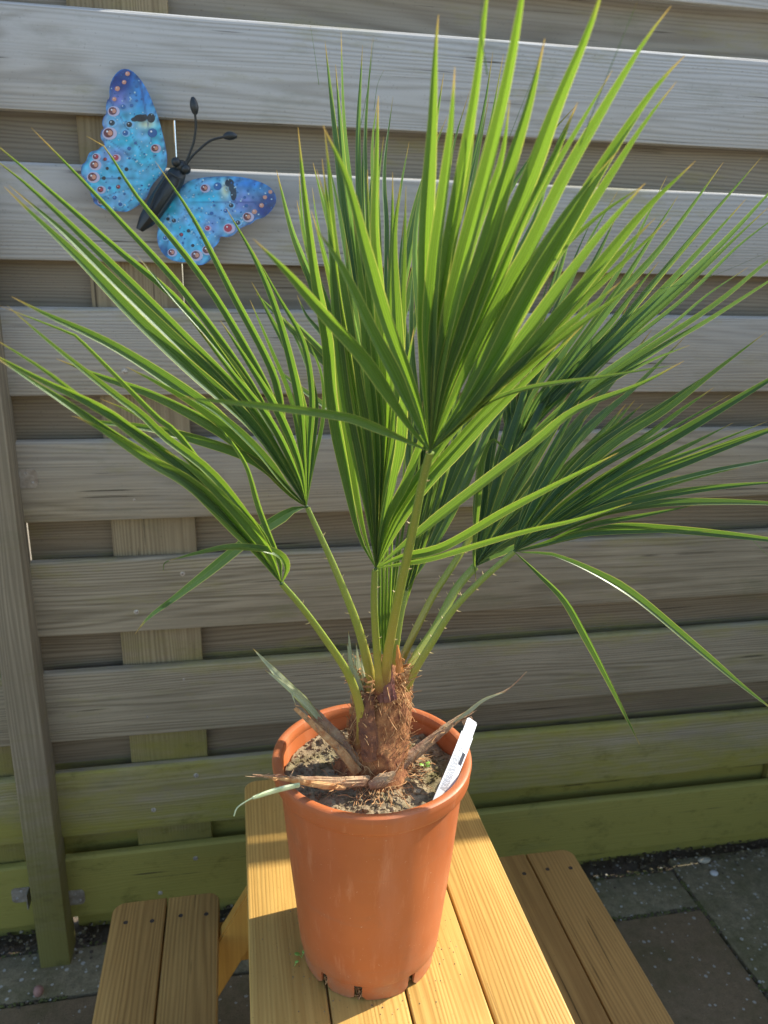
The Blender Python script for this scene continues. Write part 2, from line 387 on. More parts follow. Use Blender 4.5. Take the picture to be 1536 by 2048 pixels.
for (x0, x1) in ((-1.9, -1.325), (-1.325, -.735), (-.735, -.145), (-.145, .445), (.445, 1.035)): slab(pv, x0, x1, -.722, -.132)
for (x0, x1) in ((1.035, 1.63), (1.63, 2.2)): slab(pv, x0, x1, -.95, -.36)
y = -.722; k = 0
slab(pv, -1.9, 1.035, -.95, -.722)
y = -.95
while y > -5: row(y-.59, y, .0 if k % 2 else .3); y -= .59; k += 1
tag(pv.build('paving', M['slab']), kind='structure'); tag(kb.build('kerb', M['kerb']), kind='structure')
# loose grit and pebbles on the earth under the fence
gr = MB()
rg = random.Random(3)
for i in range(1500):
    x = rg.uniform(-.7, 1.6); y = rg.uniform(-.006, .09) if rg.random() < .95 else rg.uniform(-.05, .0); r = rg.uniform(.0015, .0045)*(1.5 if rg.random() < .1 else 1)
    bm = bmesh.new(); bmesh.ops.create_icosphere(bm, subdivisions=1, radius=r)
    for v in bm.verts: v.co = Vector((v.co.x*rg.uniform(.7, 1.4)+x, v.co.y*rg.uniform(.7, 1.3)+y, v.co.z*.7+GZ+r*.3))
    gr.add_bm(bm, rg.choice((0, 0, 0, 0, 0, 1, 1, 2)))
tag(gr.build('gravel', [M['earth'], M['kerb'], M['stone2']]), 'fine grit lying along the foot of the fence', 'gravel', kind='stuff')

# ================================================================ FENCE
PITCHZ, BW = .2292, .152
TH = .0205
tops = [.634 - PITCHZ*i for i in range(9)]     # front boards, top edges
tops[8] = -1.178
XL, XR = -.39, 5.6
fence = empty('wooden_fence', (0, 0, -1.335), 'long weathered hit and miss fence panel right of the post', 'fence')
def screw_child(parent, x, z, y=0, rad=.0052):
    s = MB(); s.lathe([(0, .0014), (rad*.45, .0014), (rad*.5, .0005), (rad*.75, .0006), (rad, 0), (rad, -.001)], 14)
    s.v = [Vector((x+v.x, y-v.z, z+v.y)) for v in s.v]
    return s.build('screw', M['screw'], parent)
rb = random.Random(11)
def board(name, mat, x0, x1, y0, y1, z0, z1, parent):
    s = MB(); dz = rb.uniform(-.0015, .0015); n_ = 90
    # rounded edge profile extruded along x with a slight bow
    prof = [(y0, z0+.004), (y0+.0012, z0+.0012), (y0+.004, z0), (y1-.004, z0), (y1, z0+.004), (y1, z1-.004), (y1-.004, z1), (y0+.0055, z1), (y0+.0026, z1-.0019), (y0, z1-.0052)]
    k_ = len(prof); b0 = len(s.v); ph = rb.uniform(0, 6)
    for i in range(n_+1):
        x = x0+(x1-x0)*i/n_; w = .0014*sin(ph+x*2.1)+.0005*noise.noise(Vector((x*9, z0*7, 1)))
        for (yy, zz) in prof: s.v.append(Vector((x, yy+w*.5, zz+w+dz)))
    for i in range(n_):
        for j in range(k_):
            j2 = (j+1) % k_; s.quad_uv([b0+i*k_+j, b0+(i+1)*k_+j, b0+(i+1)*k_+j2, b0+i*k_+j2])
    s.quad_uv([b0+j for j in range(k_)]); s.quad_uv([b0+n_*k_+j for j in range(k_)][::-1])
    return s.build(name, mat, parent)
for i, zt in enumerate(tops):
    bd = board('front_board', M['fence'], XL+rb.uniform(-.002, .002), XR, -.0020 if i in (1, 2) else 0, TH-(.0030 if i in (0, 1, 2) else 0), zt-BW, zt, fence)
    for xx in (0, 1.52):
        screw_child(bd, -.118+xx+rb.uniform(-.008, .008), zt-.035+rb.uniform(-.005, .005)); screw_child(bd, -.198+xx+rb.uniform(-.008, .008), zt-BW+.042+rb.uniform(-.005, .005))
for i, zt in enumerate(tops[:-1]):
    gap_top, gap_bot = zt-BW, tops[i+1]
    ov = (.036, .015)[i] if i < 2 else .0235
    up = .036 if i < 2 else .110 if i == 2 else .126
    z0, z1 = gap_bot-ov, gap_top+up
    y0 = .040+.0009*(i % 2)
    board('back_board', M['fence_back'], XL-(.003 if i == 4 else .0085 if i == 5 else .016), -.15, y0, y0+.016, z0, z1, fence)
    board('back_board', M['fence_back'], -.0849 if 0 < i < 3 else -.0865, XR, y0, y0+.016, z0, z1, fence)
s = MB(); s.box(XL, XR, .058, .078, GZ-.06, -1.20, .002); s.build('shade_board', M['fence_back'], fence)  # added board behind the fence, keeps sun off the earth at its foot
for x0 in (-.241, 1.28, 2.8, 4.3):
    s = MB(); s.box(x0, x0+.155, TH+.0005, .0395, -1.33, .62, .0015); s.build('vertical_batten', M['batten'], fence)
def bracket(parent, x0, x1, z, cut):
    s = MB(); hz = .018
    pts = []
    yb = -.0022
    # plate with one rounded end
    n_ = 8; r = .009; out = []
    if cut > 0:
        out = [(x0, z-hz), (x1-r, z-hz)] + [(x1-r+r*sin(a), z-hz+r-r*cos(a)) for a in [pi/2*k/n_ for k in range(1, n_+1)]] + [(x1-r+r*cos(a), z+hz-r+r*sin(a)) for a in [pi/2*k/n_ for k in range(0, n_+1)]] + [(x0, z+hz)]
    else:
        out = [(x1, z+hz), (x0+r, z+hz)] + [(x0+r-r*sin(a), z+hz-r+r*cos(a)) for a in [pi/2*k/n_ for k in range(1, n_+1)]] + [(x0+r-r*cos(a), z-hz+r-r*sin(a)) for a in [pi/2*k/n_ for k in range(0, n_+1)]] + [(x1, z-hz)]
    b0 = len(out); s.v = [Vector((a, yb, b)) for a, b in out] + [Vector((a, 0.0001, b)) for a, b in out]
    s.quad_uv(list(range(b0))); s.quad_uv(list(range(b0, 2*b0))[::-1])
    for i in range(b0): j = (i+1) % b0; s.quad_uv([i, j, b0+j, b0+i])
    xe = x0 if cut > 0 else x1
    s.box(xe-.0012, xe+.0012, -.026, .0, z-hz, z+hz, .0003)       # the flange folded forward along the post
    o = s.build('metal_bracket', M['metal'], parent, smooth=False)
    for (dx, dz) in ((.010*cut, -.008), (-.003*cut, .009)):
        screw_child(o, (x0+x1)/2+dx*.8, z+dz, yb, .003)
    return o
pt = P((47, 957), 0); bracket(fence, XL-.001, XL+.034, pt.z, 1)
pt = P((152, 1794), 0); bracket(fence, XL-.001, XL+.034, pt.z, 1)
# the next panel, left of the post
fl = empty('wooden_fence', (-.47, 0, -1.335), 'mossy end of the neighbouring fence panel left of the post', 'fence')
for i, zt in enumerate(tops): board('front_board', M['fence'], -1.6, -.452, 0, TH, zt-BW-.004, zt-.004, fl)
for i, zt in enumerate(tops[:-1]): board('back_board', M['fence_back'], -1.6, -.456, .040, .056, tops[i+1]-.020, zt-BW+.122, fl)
s = MB(); s.box(-.62, -.47, TH+.0005, .0395, -1.33, .62, .0015); s.build('vertical_batten', M['batten'], fl)
pt = P((42, 1789), 0); bracket(fl, pt.x-.018, pt.x+.018, pt.z, -1)
# unseen side fence added at the right, to shade bench and paving
shade_fence = empty('wooden_fence', (2.0, -.65, -1.335), 'low side fence added out of view to shade the bench and paving', 'fence')
for i in range(7):
    zt = .20-PITCHZ*i
    s = MB(); s.box(1.98, 2.0, -1.32, -.03, zt-BW, zt, .002); s.build('front_board', M['batten'], shade_fence)
    if i < 6: s = MB(); s.box(2.022, 2.04, -1.32, -.03, zt-PITCHZ-.02, zt-BW+.12, .002); s.build('back_board', M['batten'], shade_fence)
for yy in (-1.32, -.70, -.12): s = MB(); s.box(2.0005, 2.0215, yy, yy+.09, GZ-.03, .19, .002); s.build('vertical_batten', M['batten'], shade_fence)
s = MB(); s.box(-1.6, -.456, .058, .078, GZ-.06, -1.20, .002); s.build('shade_board', M['fence_back'], fl)  # same added sun block behind the left panel
post = MB(); post.box(-.447, -.387, -.052, .012, GZ-.10, .66, .0025)
tag(post.build('fence_post', M['post'], off=Vector((-.417, -.02, GZ))), 'square upright fence post with rough grey green faces', 'post')

# ================================================================ PICNIC TABLE
TZ, BZ = -.88, -1.10
tab = empty('picnic_table', (.19, -.62, GZ), 'small honey coloured wooden picnic table with attached benches under the pot', 'picnic table')
def plank(name, x0, x1, y0, y1, z0, z1, mat, r=.004, corner=None):
    """plank lying along y, far corner optionally rounded"""
    out = []
    rc = .022
    if corner == 'l': out = [(x0, y0), (x1, y0), (x1, y1)] + [(x0+rc-rc*sin(a), y1-rc+rc*cos(a)) for a in [pi/2*k/8 for k in range(9)]]
    elif corner == 'r': out = [(x0, y0), (x1, y0)] + [(x1-rc+rc*cos(a), y1-rc+rc*sin(a)) for a in [pi/2*k/8 for k in range(9)]] + [(x0, y1)]
    else: out = [(x0, y0), (x1, y0), (x1, y1), (x0, y1)]
    bm = bmesh.new(); vs = [bm.verts.new((a, b, z0)) for a, b in out]; f = bm.faces.new(vs)
    ex = bmesh.ops.extrude_face_region(bm, geom=[f]); bmesh.ops.translate(bm, vec=(0, 0, z1-z0), verts=[v for v in ex['geom'] if isinstance(v, bmesh.types.BMVert)])
    bmesh.ops.recalc_face_normals(bm, faces=bm.faces[:])
    eds = [e for e in bm.edges if abs(e.verts[0].co.z-e.verts[1].co.z) < 1e-5 and e.verts[0].co.z > z0+.001]
    bmesh.ops.bevel(bm, geom=eds, offset=r, segments=3, affect='EDGES', profile=.5)
    s = MB(); s.add_bm(bm); return s.build(name, mat, tab)
TY0, TY1 = -1.12, -.208
for k in range(4):
    c = None
    plank('tabletop_board', -.011+.1*k+.0012, -.011+.1*(k+1)-.0012, TY0, TY1, TZ-.022, TZ-.0004*(k % 2), M['pine'], .0035, 'l' if k == 0 else 'r' if k == 3 else None)
def seat(x0, x1, g_):
    a = plank('bench_board', x0, g_-.0014, TY0, -.226, BZ-.022, BZ, M['seat'], .003, 'l')
    b = plank('bench_board', g_+.0014, x1, TY0, -.226, BZ-.022, BZ-.0005, M['seat'], .003, 'r')
    for o, xa, xb in ((a, x0, g_), (b, g_, x1)):
        for fx in (.28, .76):
            s = MB(); xx = xa+(xb-xa)*fx; yy = -.275-.004*(fx > .5)
            s.lathe([(0, .0002), (.0028, .0003), (.0036, .0007), (.0042, .0003)], 12); s.v = [Vector((xx+v.x, yy+v.y, BZ+v.z)) for v in s.v]
            s.build('screw', M['screw_dark'], o)
seat(-.252, -.063, -.157); seat(.447, .638, .541)
for yy in (-.29, -1.02):
    s = MB(); s.box(-.245, .632, yy-.0135, yy+.0135, BZ-.092, BZ-.023, .003); s.build('bench_rail', M['pine_leg'], tab)
    s = MB(); s.box(.01, .37, yy-.0135, yy+.0135, TZ-.075, TZ-.023, .003); s.build('table_rail', M['pine_leg'], tab)
    for sg in (-1, 1):
        s = MB(); xt, xb = .19+sg*.10, .19+sg*.385; w = .034
        yo = yy-.028 if yy > -.6 else yy+.028
        b0 = 0
        for (zz, xc) in ((GZ+.001, xb), (TZ-.024, xt)):
            for (dx, dy) in ((-w, -.013), (w, -.013), (w, .013), (-w, .013)): s.v.append(Vector((xc+dx, yo+dy, zz)))
        s.quad_uv([0, 1, 2, 3]); s.quad_uv([7, 6, 5, 4])
        for k in range(4): s.quad_uv([k, (k+1) % 4, 4+(k+1) % 4, 4+k])
        bm = bmesh.new(); vs = [bm.verts.new(v) for v in s.v]
        for f in s.f: bm.faces.new([vs[i] for i in f])
        bmesh.ops.recalc_face_normals(bm, faces=bm.faces[:]); bmesh.ops.bevel(bm, geom=bm.edges[:], offset=.003, segments=2, affect='EDGES')
        s2 = MB(); s2.add_bm(bm); s2.build('leg', M['pine_leg'], tab)
# spreader board leaning up under the table top
# ================================================================ POT
PC = Vector((.1548, -.602, TZ)); PH = .303; RT = .1273; RB = .092
pot = empty('flower_pot', PC, 'tall terracotta coloured plastic nursery pot standing on the picnic table', 'flower pot')
def rad_at(z): return RB + .0005 + (RT-.0075-RB)*(z/PH)**.95
pm = MB()
def dent(r, z, a):
    if r > .05: r += .0009*sin(a*3+1)*sin(z*9)+.0004*sin(a*7+z*25)
    return r, z
prof = [(rad_at(.026)-.002, .0245), (rad_at(.026), .028)]
for k in range(1, 24):
    z = .028+(.272-.028)*k/23; prof.append((rad_at(z), z))
prof += [(RT-.0035, .277), (RT-.0015, .281), (RT-.0015, .288), (RT-.0006, .292), (RT, .297), (RT-.0008, .301), (RT-.003, .3028), (RT-.0075, .303), (RT-.011, .3015), (RT-.0125, .298), (RT-.013, .290)]
for k in range(12): z = .288-(.288-.018)*k/11; prof.append((rad_at(z)-.0035-.004*min(1, k/3), z))
prof += [(0.0, .018)]
pm.lathe(prof, 144, fn=dent)
pm.v = [v+PC for v in pm.v]
pm.build('pot_body', M['pot'], pot)
ft = MB()
# the foot ring is cut by slots; camera sits towards -y, slightly right of nothing
def dirang(px): p = PZ((px, 1985), TZ); return math.atan2(p.y-PC.y, p.x-PC.x)
slots = [-90-18.5, -90+27, -90-49, -90+64, -90-95, -90+110, 55, 130]
slots = sorted([(s_ % 360) for s_ in slots]); hw = [3.6]*len(slots)
for i, sa in enumerate(slots):
    nb = slots[(i+1) % len(slots)] + (360 if i == len(slots)-1 else 0)
    wdt = 3.3 if (nb-sa) > 0 else 3
    a0, a1 = radians(sa+wdt), radians(nb-wdt); n_ = max(4, int((nb-sa)/4)); ro = RB-.0005; ri = RB-.0042; b0 = len(ft.v)
    rr_ = random.Random(i)
    for k in range(n_+1):
        a = a0+(a1-a0)*k/n_; zb = .0006
        if k in (0, n_): zb = .004+.003*rr_.random()
        for (r, z) in ((ro-.001, zb), (ro+.0012, .0255), (ri, .0255), (ri, zb)): ft.v.append(PC+Vector((r*cos(a), r*sin(a), z)))
    for k in range(n_):
        for j in range(4): ft.quad_uv([b0+k*4+j, b0+(k+1)*4+j, b0+(k+1)*4+(j+1) % 4, b0+k*4+(j+1) % 4])
    ft.quad_uv([b0+j for j in range(4)]); ft.quad_uv([b0+n_*4+j for j in range(4)][::-1])
ft.build('pot_foot', M['pot'], pot)
ib = MB(); ib.lathe([(0, .006), (.080, .006), (.083, .010), (.083, .024), (.06, .0255)], 48, fn=lambda r, z, a: (r+.002*noise.noise(Vector((cos(a)*9, sin(a)*9, z*60))), z)); ib.v = [v+PC for v in ib.v]
ib.build('root_ball', M['soil'], pot)
rr_ = random.Random(5)
for sa in slots:
    rt = MB()
    for k in range(9):
        a = radians(sa+rr_.uniform(-3, 3)); pts = []
        z = rr_.uniform(.004, .022)
        for q in range(6): pts.append(PC+Vector(((.083+.0022*sin(q*1.3+k))*cos(a+.012*q*rr_.uniform(-1, 1)), (.083+.003*q*.5*rr_.random())*sin(a+.012*q), max(.0015, z-.0032*q*rr_.random()))))
        rt.tube(pts, .0007, 5)
    rt.build('roots', M['strand'], pot)
# soil
SZ = TZ+PH-.030
SCn = Vector((PC.x, PC.y, SZ)); RS = rad_at(.27)-.004
so_ = MB(); nr, na = 46, 150
def sh(x, y):
    h = .006*noise.noise(Vector((x*28, y*28, 1)))+.004*noise.noise(Vector((x*80, y*80, 2)))+.0022*noise.noise(Vector((x*210, y*210, 3)))
    return h + .010*math.exp(-((x)**2+(y)**2)/.0018)
so_.v.append(SCn+Vector((0, 0, sh(0, 0))))
for i in range(1, nr+1):
    for k in range(na):
        r = RS*i/nr; a = 2*pi*k/na; x, y = r*cos(a), r*sin(a); so_.v.append(SCn+Vector((x, y, sh(x, y)-(.004 if i == nr else 0))))
for k in range(na): so_.quad_uv([0, 1+k, 1+(k+1) % na])
for i in range(nr-1):
    for k in range(na): a = 1+i*na+k; b_ = 1+i*na+(k+1) % na; so_.quad_uv([a, a+na, b_+na, b_])
cl = random.Random(8)
for i in range(900):
    r = RS*.96*sqrt(cl.random()); a = cl.uniform(0, 2*pi); x, y = r*cos(a), r*sin(a); q = cl.uniform(.0008, .0028)*(1.9 if cl.random() < .10 else 1)
    bm = bmesh.new(); bmesh.ops.create_icosphere(bm, subdivisions=1, radius=q)
    for v in bm.verts: v.co = SCn+Vector((x, y, sh(x, y)+q*.35))+v.co*(1+.5*noise.noise(v.co*900+Vector((i, 0, 0))))
    so_.add_bm(bm)
for v in so_.v: pass
tag(so_.build('potting_soil', M['soil'], off=SCn, fixn=True), 'dry crumbly potting soil filling the terracotta pot', 'soil', kind='stuff')

# ================================================================ PALM
TB = SCn+Vector((.004, .002, .0))
palm = empty('palm_plant', TB, 'small fan palm with spreading leaves growing in the terracotta pot', 'palm')
def catmull(pts, n):
    out = []; Pn = [pts[0]*2-pts[1]] + list(pts) + [pts[-1]*2-pts[-2]]
    # cumulative length for even spacing
    seg = [(pts[i+1]-pts[i]).length for i in range(len(pts)-1)]; tot = sum(seg)
    for k in range(n+1):
        d = tot*k/n; i = 0
        while i < len(seg)-1 and d > seg[i]: d -= seg[i]; i += 1
        t = min(1, d/seg[i]) if seg[i] > 0 else 0; a, b, c, e = Pn[i], Pn[i+1], Pn[i+2], Pn[i+3]
        out.append(.5*((2*b)+(c-a)*t+(2*a-5*b+4*c-e)*t*t+(3*b-a-3*c+e)*t**3))
    return out
def to3d(pxs, ys):
    """polyline seen in the photo -> places in the garden with depths ys=(first,last[,bulge])"""
    L = [0]
    for i in range(1, len(pxs)): L.append(L[-1]+math.hypot(pxs[i][0]-pxs[i-1][0], pxs[i][1]-pxs[i-1][1]))
    out = []
    for p, l in zip(pxs, L):
        s = l/L[-1]; bl = ys[2] if len(ys) > 2 else 0
        out.append(P(p, ys[0]+(ys[1]-ys[0])*s+bl*4*s*(1-s)))
    return out
rl = random.Random(21)
def blade(mb, hub_px, pts, yh, yt, wpx, fold=.92, roll=None, bulge=0, onset=.34, split=False, mi=0, wfun=None):
    ctrl = to3d([hub_px]+pts, (yh, yt, bulge))
    n_ = 26; c = catmull(ctrl, n_)
    roll = rl.uniform(-.7, .7) if roll is None else roll
    mid = c[n_//2]; w = wpx/FPX*zdepth(mid)*1.12
    b0 = len(mb.v); tw = rl.uniform(-.25, .25); ph = rl.uniform(0, 6)
    cols = (-1, -.5, 0, .5, 1)
    for i, p in enumerate(c):
        s = i/n_
        t = (c[min(i+1, n_)]-c[max(i-1, 0)]).normalized()
        vdir = (CAM-p).normalized()
        side = t.cross(vdir).normalized(); nn = side.cross(t).normalized()
        ro = roll+tw*s
        sd = side*cos(ro)+nn*sin(ro); nb = nn*cos(ro)-side*sin(ro)
        if s < onset: pw = .07+.93*(s/onset)**.85
        else: q = (s-onset)/(1-onset); pw = max(.02, (1-q**1.7)**.95)
        hwid = w*.5*pw*(1+.04*sin(ph+s*17))
        fo = fold*(1-.35*s)
        ca = cos(fo); sa = sin(fo)
        for k in cols:
            mb.v.append(p+sd*(k*hwid*ca*1.32) - nb*((1-abs(k))*hwid*sa - hwid*sa*.5))
    for i in range(n_):
        for k in range(4):
            a = b0+i*5+k
            mb.quad_uv([a, a+1, a+6, a+5], [(k/4, i/n_), ((k+1)/4, i/n_), ((k+1)/4, (i+1)/n_), (k/4, (i+1)/n_)], mi)
def filament(mb, pxs, y0, y1, r=.00035):
    c = catmull(to3d(pxs, (y0, y1)), 10); mb.tube(c, [r*(1-.6*i/10) for i in range(11)], 4, mi=0)
def petiole(parent, pxs, y0, y1, w0, w1, thorns=0, flat=.6, wend=None, bulge=0):
    """from the hub (first) down to the trunk"""
    c = catmull(to3d(pxs, (y0, y1, bulge)), 30); mb = MB(); Rr = []
    for i, p in enumerate(c):
        s = i/30; w = w0+(w1-w0)*s
        if wend and s > .8: w = w1+(wend-w1)*((s-.8)/.2)**1.6
        Rr.append(.5*w/FPX*zdepth(p))
    mb.tube(c, Rr, 10, flat)
    if thorns:
        rt_ = random.Random(int(pxs[0][0]))
        for k in range(thorns):
            s = .12+.72*(k+.5*rt_.random())/thorns; i = int(s*30); p = c[i]; t = (c[i+1]-c[i-1]).normalized()
            side = t.cross((CAM-p).normalized()).normalized()
            sg = 1 if k % 2 else -1
            d = (side*sg*.95-t*.35+Vector((0, -.15, 0))*rt_.uniform(-1, 1)).normalized(); st = p+side*sg*Rr[i]*.85
            ln = rt_.uniform(.003, .0058)
            mb.tube([st, st+d*ln*.5, st+d*ln-t*.0008], [.0009, .0006, .0001], 5, mi=1)
    return mb.build('petiole', [M['petiole'], M['thorn']], parent)
def resample(pts, n):
    L = [0]
    for i in range(1, len(pts)): L.append(L[-1]+math.hypot(pts[i][0]-pts[i-1][0], pts[i][1]-pts[i-1][1]))
    out = []
    for k in range(n+1):
        d = L[-1]*k/n; i = 0
        while i < len(L)-2 and L[i+1] < d: i += 1
        t = (d-L[i])/max(1e-6, L[i+1]-L[i]); out.append((pts[i][0]+(pts[i+1][0]-pts[i][0])*t, pts[i][1]+(pts[i+1][1]-pts[i][1])*t))
    return out
def frond(hub, yh, blades, mat, label=None, extra=None, knob=8, dens=1.0, wmul=.72):
    mb = MB(); R2 = random.Random(int(hub[0]))
    def ang(b): q = resample([hub]+b[0], 4)[2]; return math.atan2(q[1]-hub[1], q[0]-hub[0])
    order = sorted([b for b in blades if not (len(b) > 3 and b[3].get('onset', .34) < .3)], key=lambda b: (ang(b)+pi/2+pi) % (2*pi))
    more = []
    for a, b in zip(order, order[1:]):
        da = abs((ang(a)-ang(b)+pi) % (2*pi)-pi)
        if .035 < da < .42 and R2.random() < dens:
            t = R2.uniform(.38, .62); pa = resample([hub]+a[0], 6); pb = resample([hub]+b[0], 6)
            pts = [(u[0]+(v[0]-u[0])*t, u[1]+(v[1]-u[1])*t) for u, v in zip(pa, pb)]
            k = R2.uniform(.80, .97); q = [(hub[0]+(p[0]-hub[0])*k+R2.uniform(-3, 3), hub[1]+(p[1]-hub[1])*k) for p in pts[1:]]
            more.append((q, (a[1]+b[1])/2+R2.uniform(-.01, .03), (a[2]+b[2])/2*R2.uniform(.62, .85), dict(roll=R2.uniform(-.9, .9))))
    blades = [(b[0], b[1], b[2]*wmul) + tuple(b[3:]) for b in blades]+more
    for b in blades:
        pts, yt, w = b[0], b[1], b[2]; kw = b[3] if len(b) > 3 else {}
        blade(mb, hub, pts, yh+rl.uniform(-.001, .001), yt, w, **kw)
    if extra: extra(mb)
    h3 = P(hub, yh); bm = bmesh.new(); r = knob*.5/FPX*zdepth(h3); bmesh.ops.create_icosphere(bm, subdivisions=2, radius=r, matrix=Matrix.Translation(h3)); mb.add_bm(bm)
    o = mb.build('frond', [mat, M['strand']], palm, fixn=False)
    if label: o['label'] = label
    return o
#FRONDS
# H8: back centre
f8 = frond((738, 815), -.44, [
 ([(700, 760), (640, 600), (598, 500), (578, 441), (553, 340)], -.50, 27, dict(roll=.3)),
 ([(725, 700), (690, 450), (668, 250), (650, 82)], -.46, 24),
 ([(735, 700), (712, 450), (690, 250), (682, 60)], -.44, 23, dict(roll=.9)),
 ([(742, 700), (722, 480), (716, 280), (725, 90)], -.42, 21),
 ([(750, 700), (738, 480), (730, 280), (745, 75)], -.40, 15),
 ([(755, 700), (752, 480), (745, 300), (757, 190)], -.42, 20, dict(roll=.7)),
 ([(765, 700), (772, 480), (768, 340), (786, 192)], -.40, 20),
 ([(720, 700), (672, 500), (640, 380), (626, 325)], -.50, 22),
 ([(715, 740), (650, 590), (610, 470), (598, 345)], -.52, 20, dict(roll=.8)),
 ([(700, 770), (637, 712), (558, 633), (512, 587)], -.52, 22),
 ([(690, 730), (640, 665), (612, 630), (594, 590)], -.50, 18),
 ([(700, 830), (664, 821), (598, 774), (537, 725)], -.52, 16),
 ([(760, 760), (800, 600), (830, 450), (858, 330), (888, 145)], -.38, 24),
 ([(755, 780), (790, 640), (812, 500), (840, 380), (895, 230)], -.36, 22, dict(roll=.9)),
 ([(775, 790), (830, 650), (850, 520), (880, 380)], -.36, 22),
 ([(745, 740), (745, 600), (742, 500), (758, 380)], -.44, 26),
], M['leafd'], extra=lambda mb: [filament(mb, [(638, 170), (630, 110), (621, 52)], -.46, -.46), filament(mb, [(722, 250), (740, 150), (748, 74)], -.42, -.41), filament(mb, [(748, 220), (755, 170), (768, 140)], -.41, -.41)])
petiole(f8, [(738, 815), (757, 1000), (768, 1180), (776, 1330), (778, 1380)], -.44, -.58, 12, 18)
# H7: back right
f7 = frond((1025, 905), -.42, [
 ([(1015, 850), (1000, 790), (985, 742)], -.40, 15, dict(roll=.6)),
 ([(1018, 820), (1003, 740), (985, 650), (975, 600)], -.38, 18),
 ([(1035, 820), (1050, 740), (1075, 640), (1102, 540)], -.38, 16, dict(roll=.9)),
 ([(1045, 800), (1085, 690), (1140, 570), (1180, 480), (1237, 380)], -.38, 20, dict(roll=1.0)),
 ([(1055, 790), (1120, 660), (1190, 520), (1234, 430)], -.38, 22),
 ([(1060, 800), (1140, 690), (1240, 540), (1334, 352)], -.42, 20),
 ([(1080, 800), (1151, 706), (1241, 586), (1327, 488), (1447, 324)], -.48, 22),
 ([(1085, 810), (1180, 715), (1288, 586), (1405, 449), (1525, 312)], -.50, 24),
 ([(1090, 815), (1131, 784), (1248, 667), (1424, 508), (1590, 330)], -.52, 26),
 ([(1100, 820), (1200, 730), (1366, 600), (1480, 490), (1600, 400)], -.52, 18, dict(roll=.7)),
 ([(1110, 830), (1230, 740), (1424, 612), (1536, 522), (1620, 470)], -.52, 18),
 ([(1105, 840), (1209, 765), (1327, 690), (1405, 646), (1536, 563), (1600, 520)], -.54, 17, dict(roll=-.6)),
 ([(1040, 790), (1070, 680), (1120, 540), (1157, 400)], -.36, 18),
 ([(1070, 830), (1150, 740), (1240, 650), (1300, 600)], -.46, 24),
 ([(1100, 850), (1190, 780), (1290, 725), (1380, 690)], -.50, 18),
], M['leafd'], extra=lambda mb: filament(mb, [(1250, 590), (1400, 560), (1536, 505)], -.48, -.5))
petiole(f7, [(1025, 905), (985, 985), (947, 1065), (904, 1133), (865, 1194), (829, 1265), (800, 1330), (790, 1380)], -.42, -.57, 13, 17, 14)
# H5: right, middle
f5 = frond((950, 1133), -.50, [
 ([(953, 1040), (958, 960), (968, 880), (985, 790)], -.44, 22, dict(roll=.4)),
 ([(962, 1050), (978, 950), (1000, 830), (1040, 700)], -.42, 24),
 ([(970, 1050), (1005, 930), (1045, 800), (1085, 620)], -.40, 28, dict(roll=.5)),
 ([(980, 1050), (1030, 930), (1090, 800), (1160, 640)], -.40, 30),
 ([(990, 1050), (1055, 940), (1120, 830), (1210, 700), (1260, 600)], -.42, 30, dict(roll=-.4)),
 ([(1000, 1060), (1075, 970), (1112, 930), (1209, 831), (1268, 778), (1372, 672)], -.46, 34, dict(roll=.75)),
 ([(1000, 1070), (1080, 1000), (1180, 900), (1270, 800)], -.46, 30),
 ([(1000, 1085), (1060, 1040), (1140, 970), (1200, 930)], -.50, 24),
 ([(1000, 1105), (1050, 1085), (1110, 1060)], -.54, 20),
 ([(985, 1060), (1040, 950), (1100, 870), (1180, 760), (1240, 700)], -.44, 22, dict(roll=.8)),
], M['leafd'])
petiole(f5, [(950, 1133), (911, 1180), (872, 1255), (833, 1312), (811, 1355), (800, 1400), (792, 1445)], -.50, -.605, 18, 24, 16, wend=44)
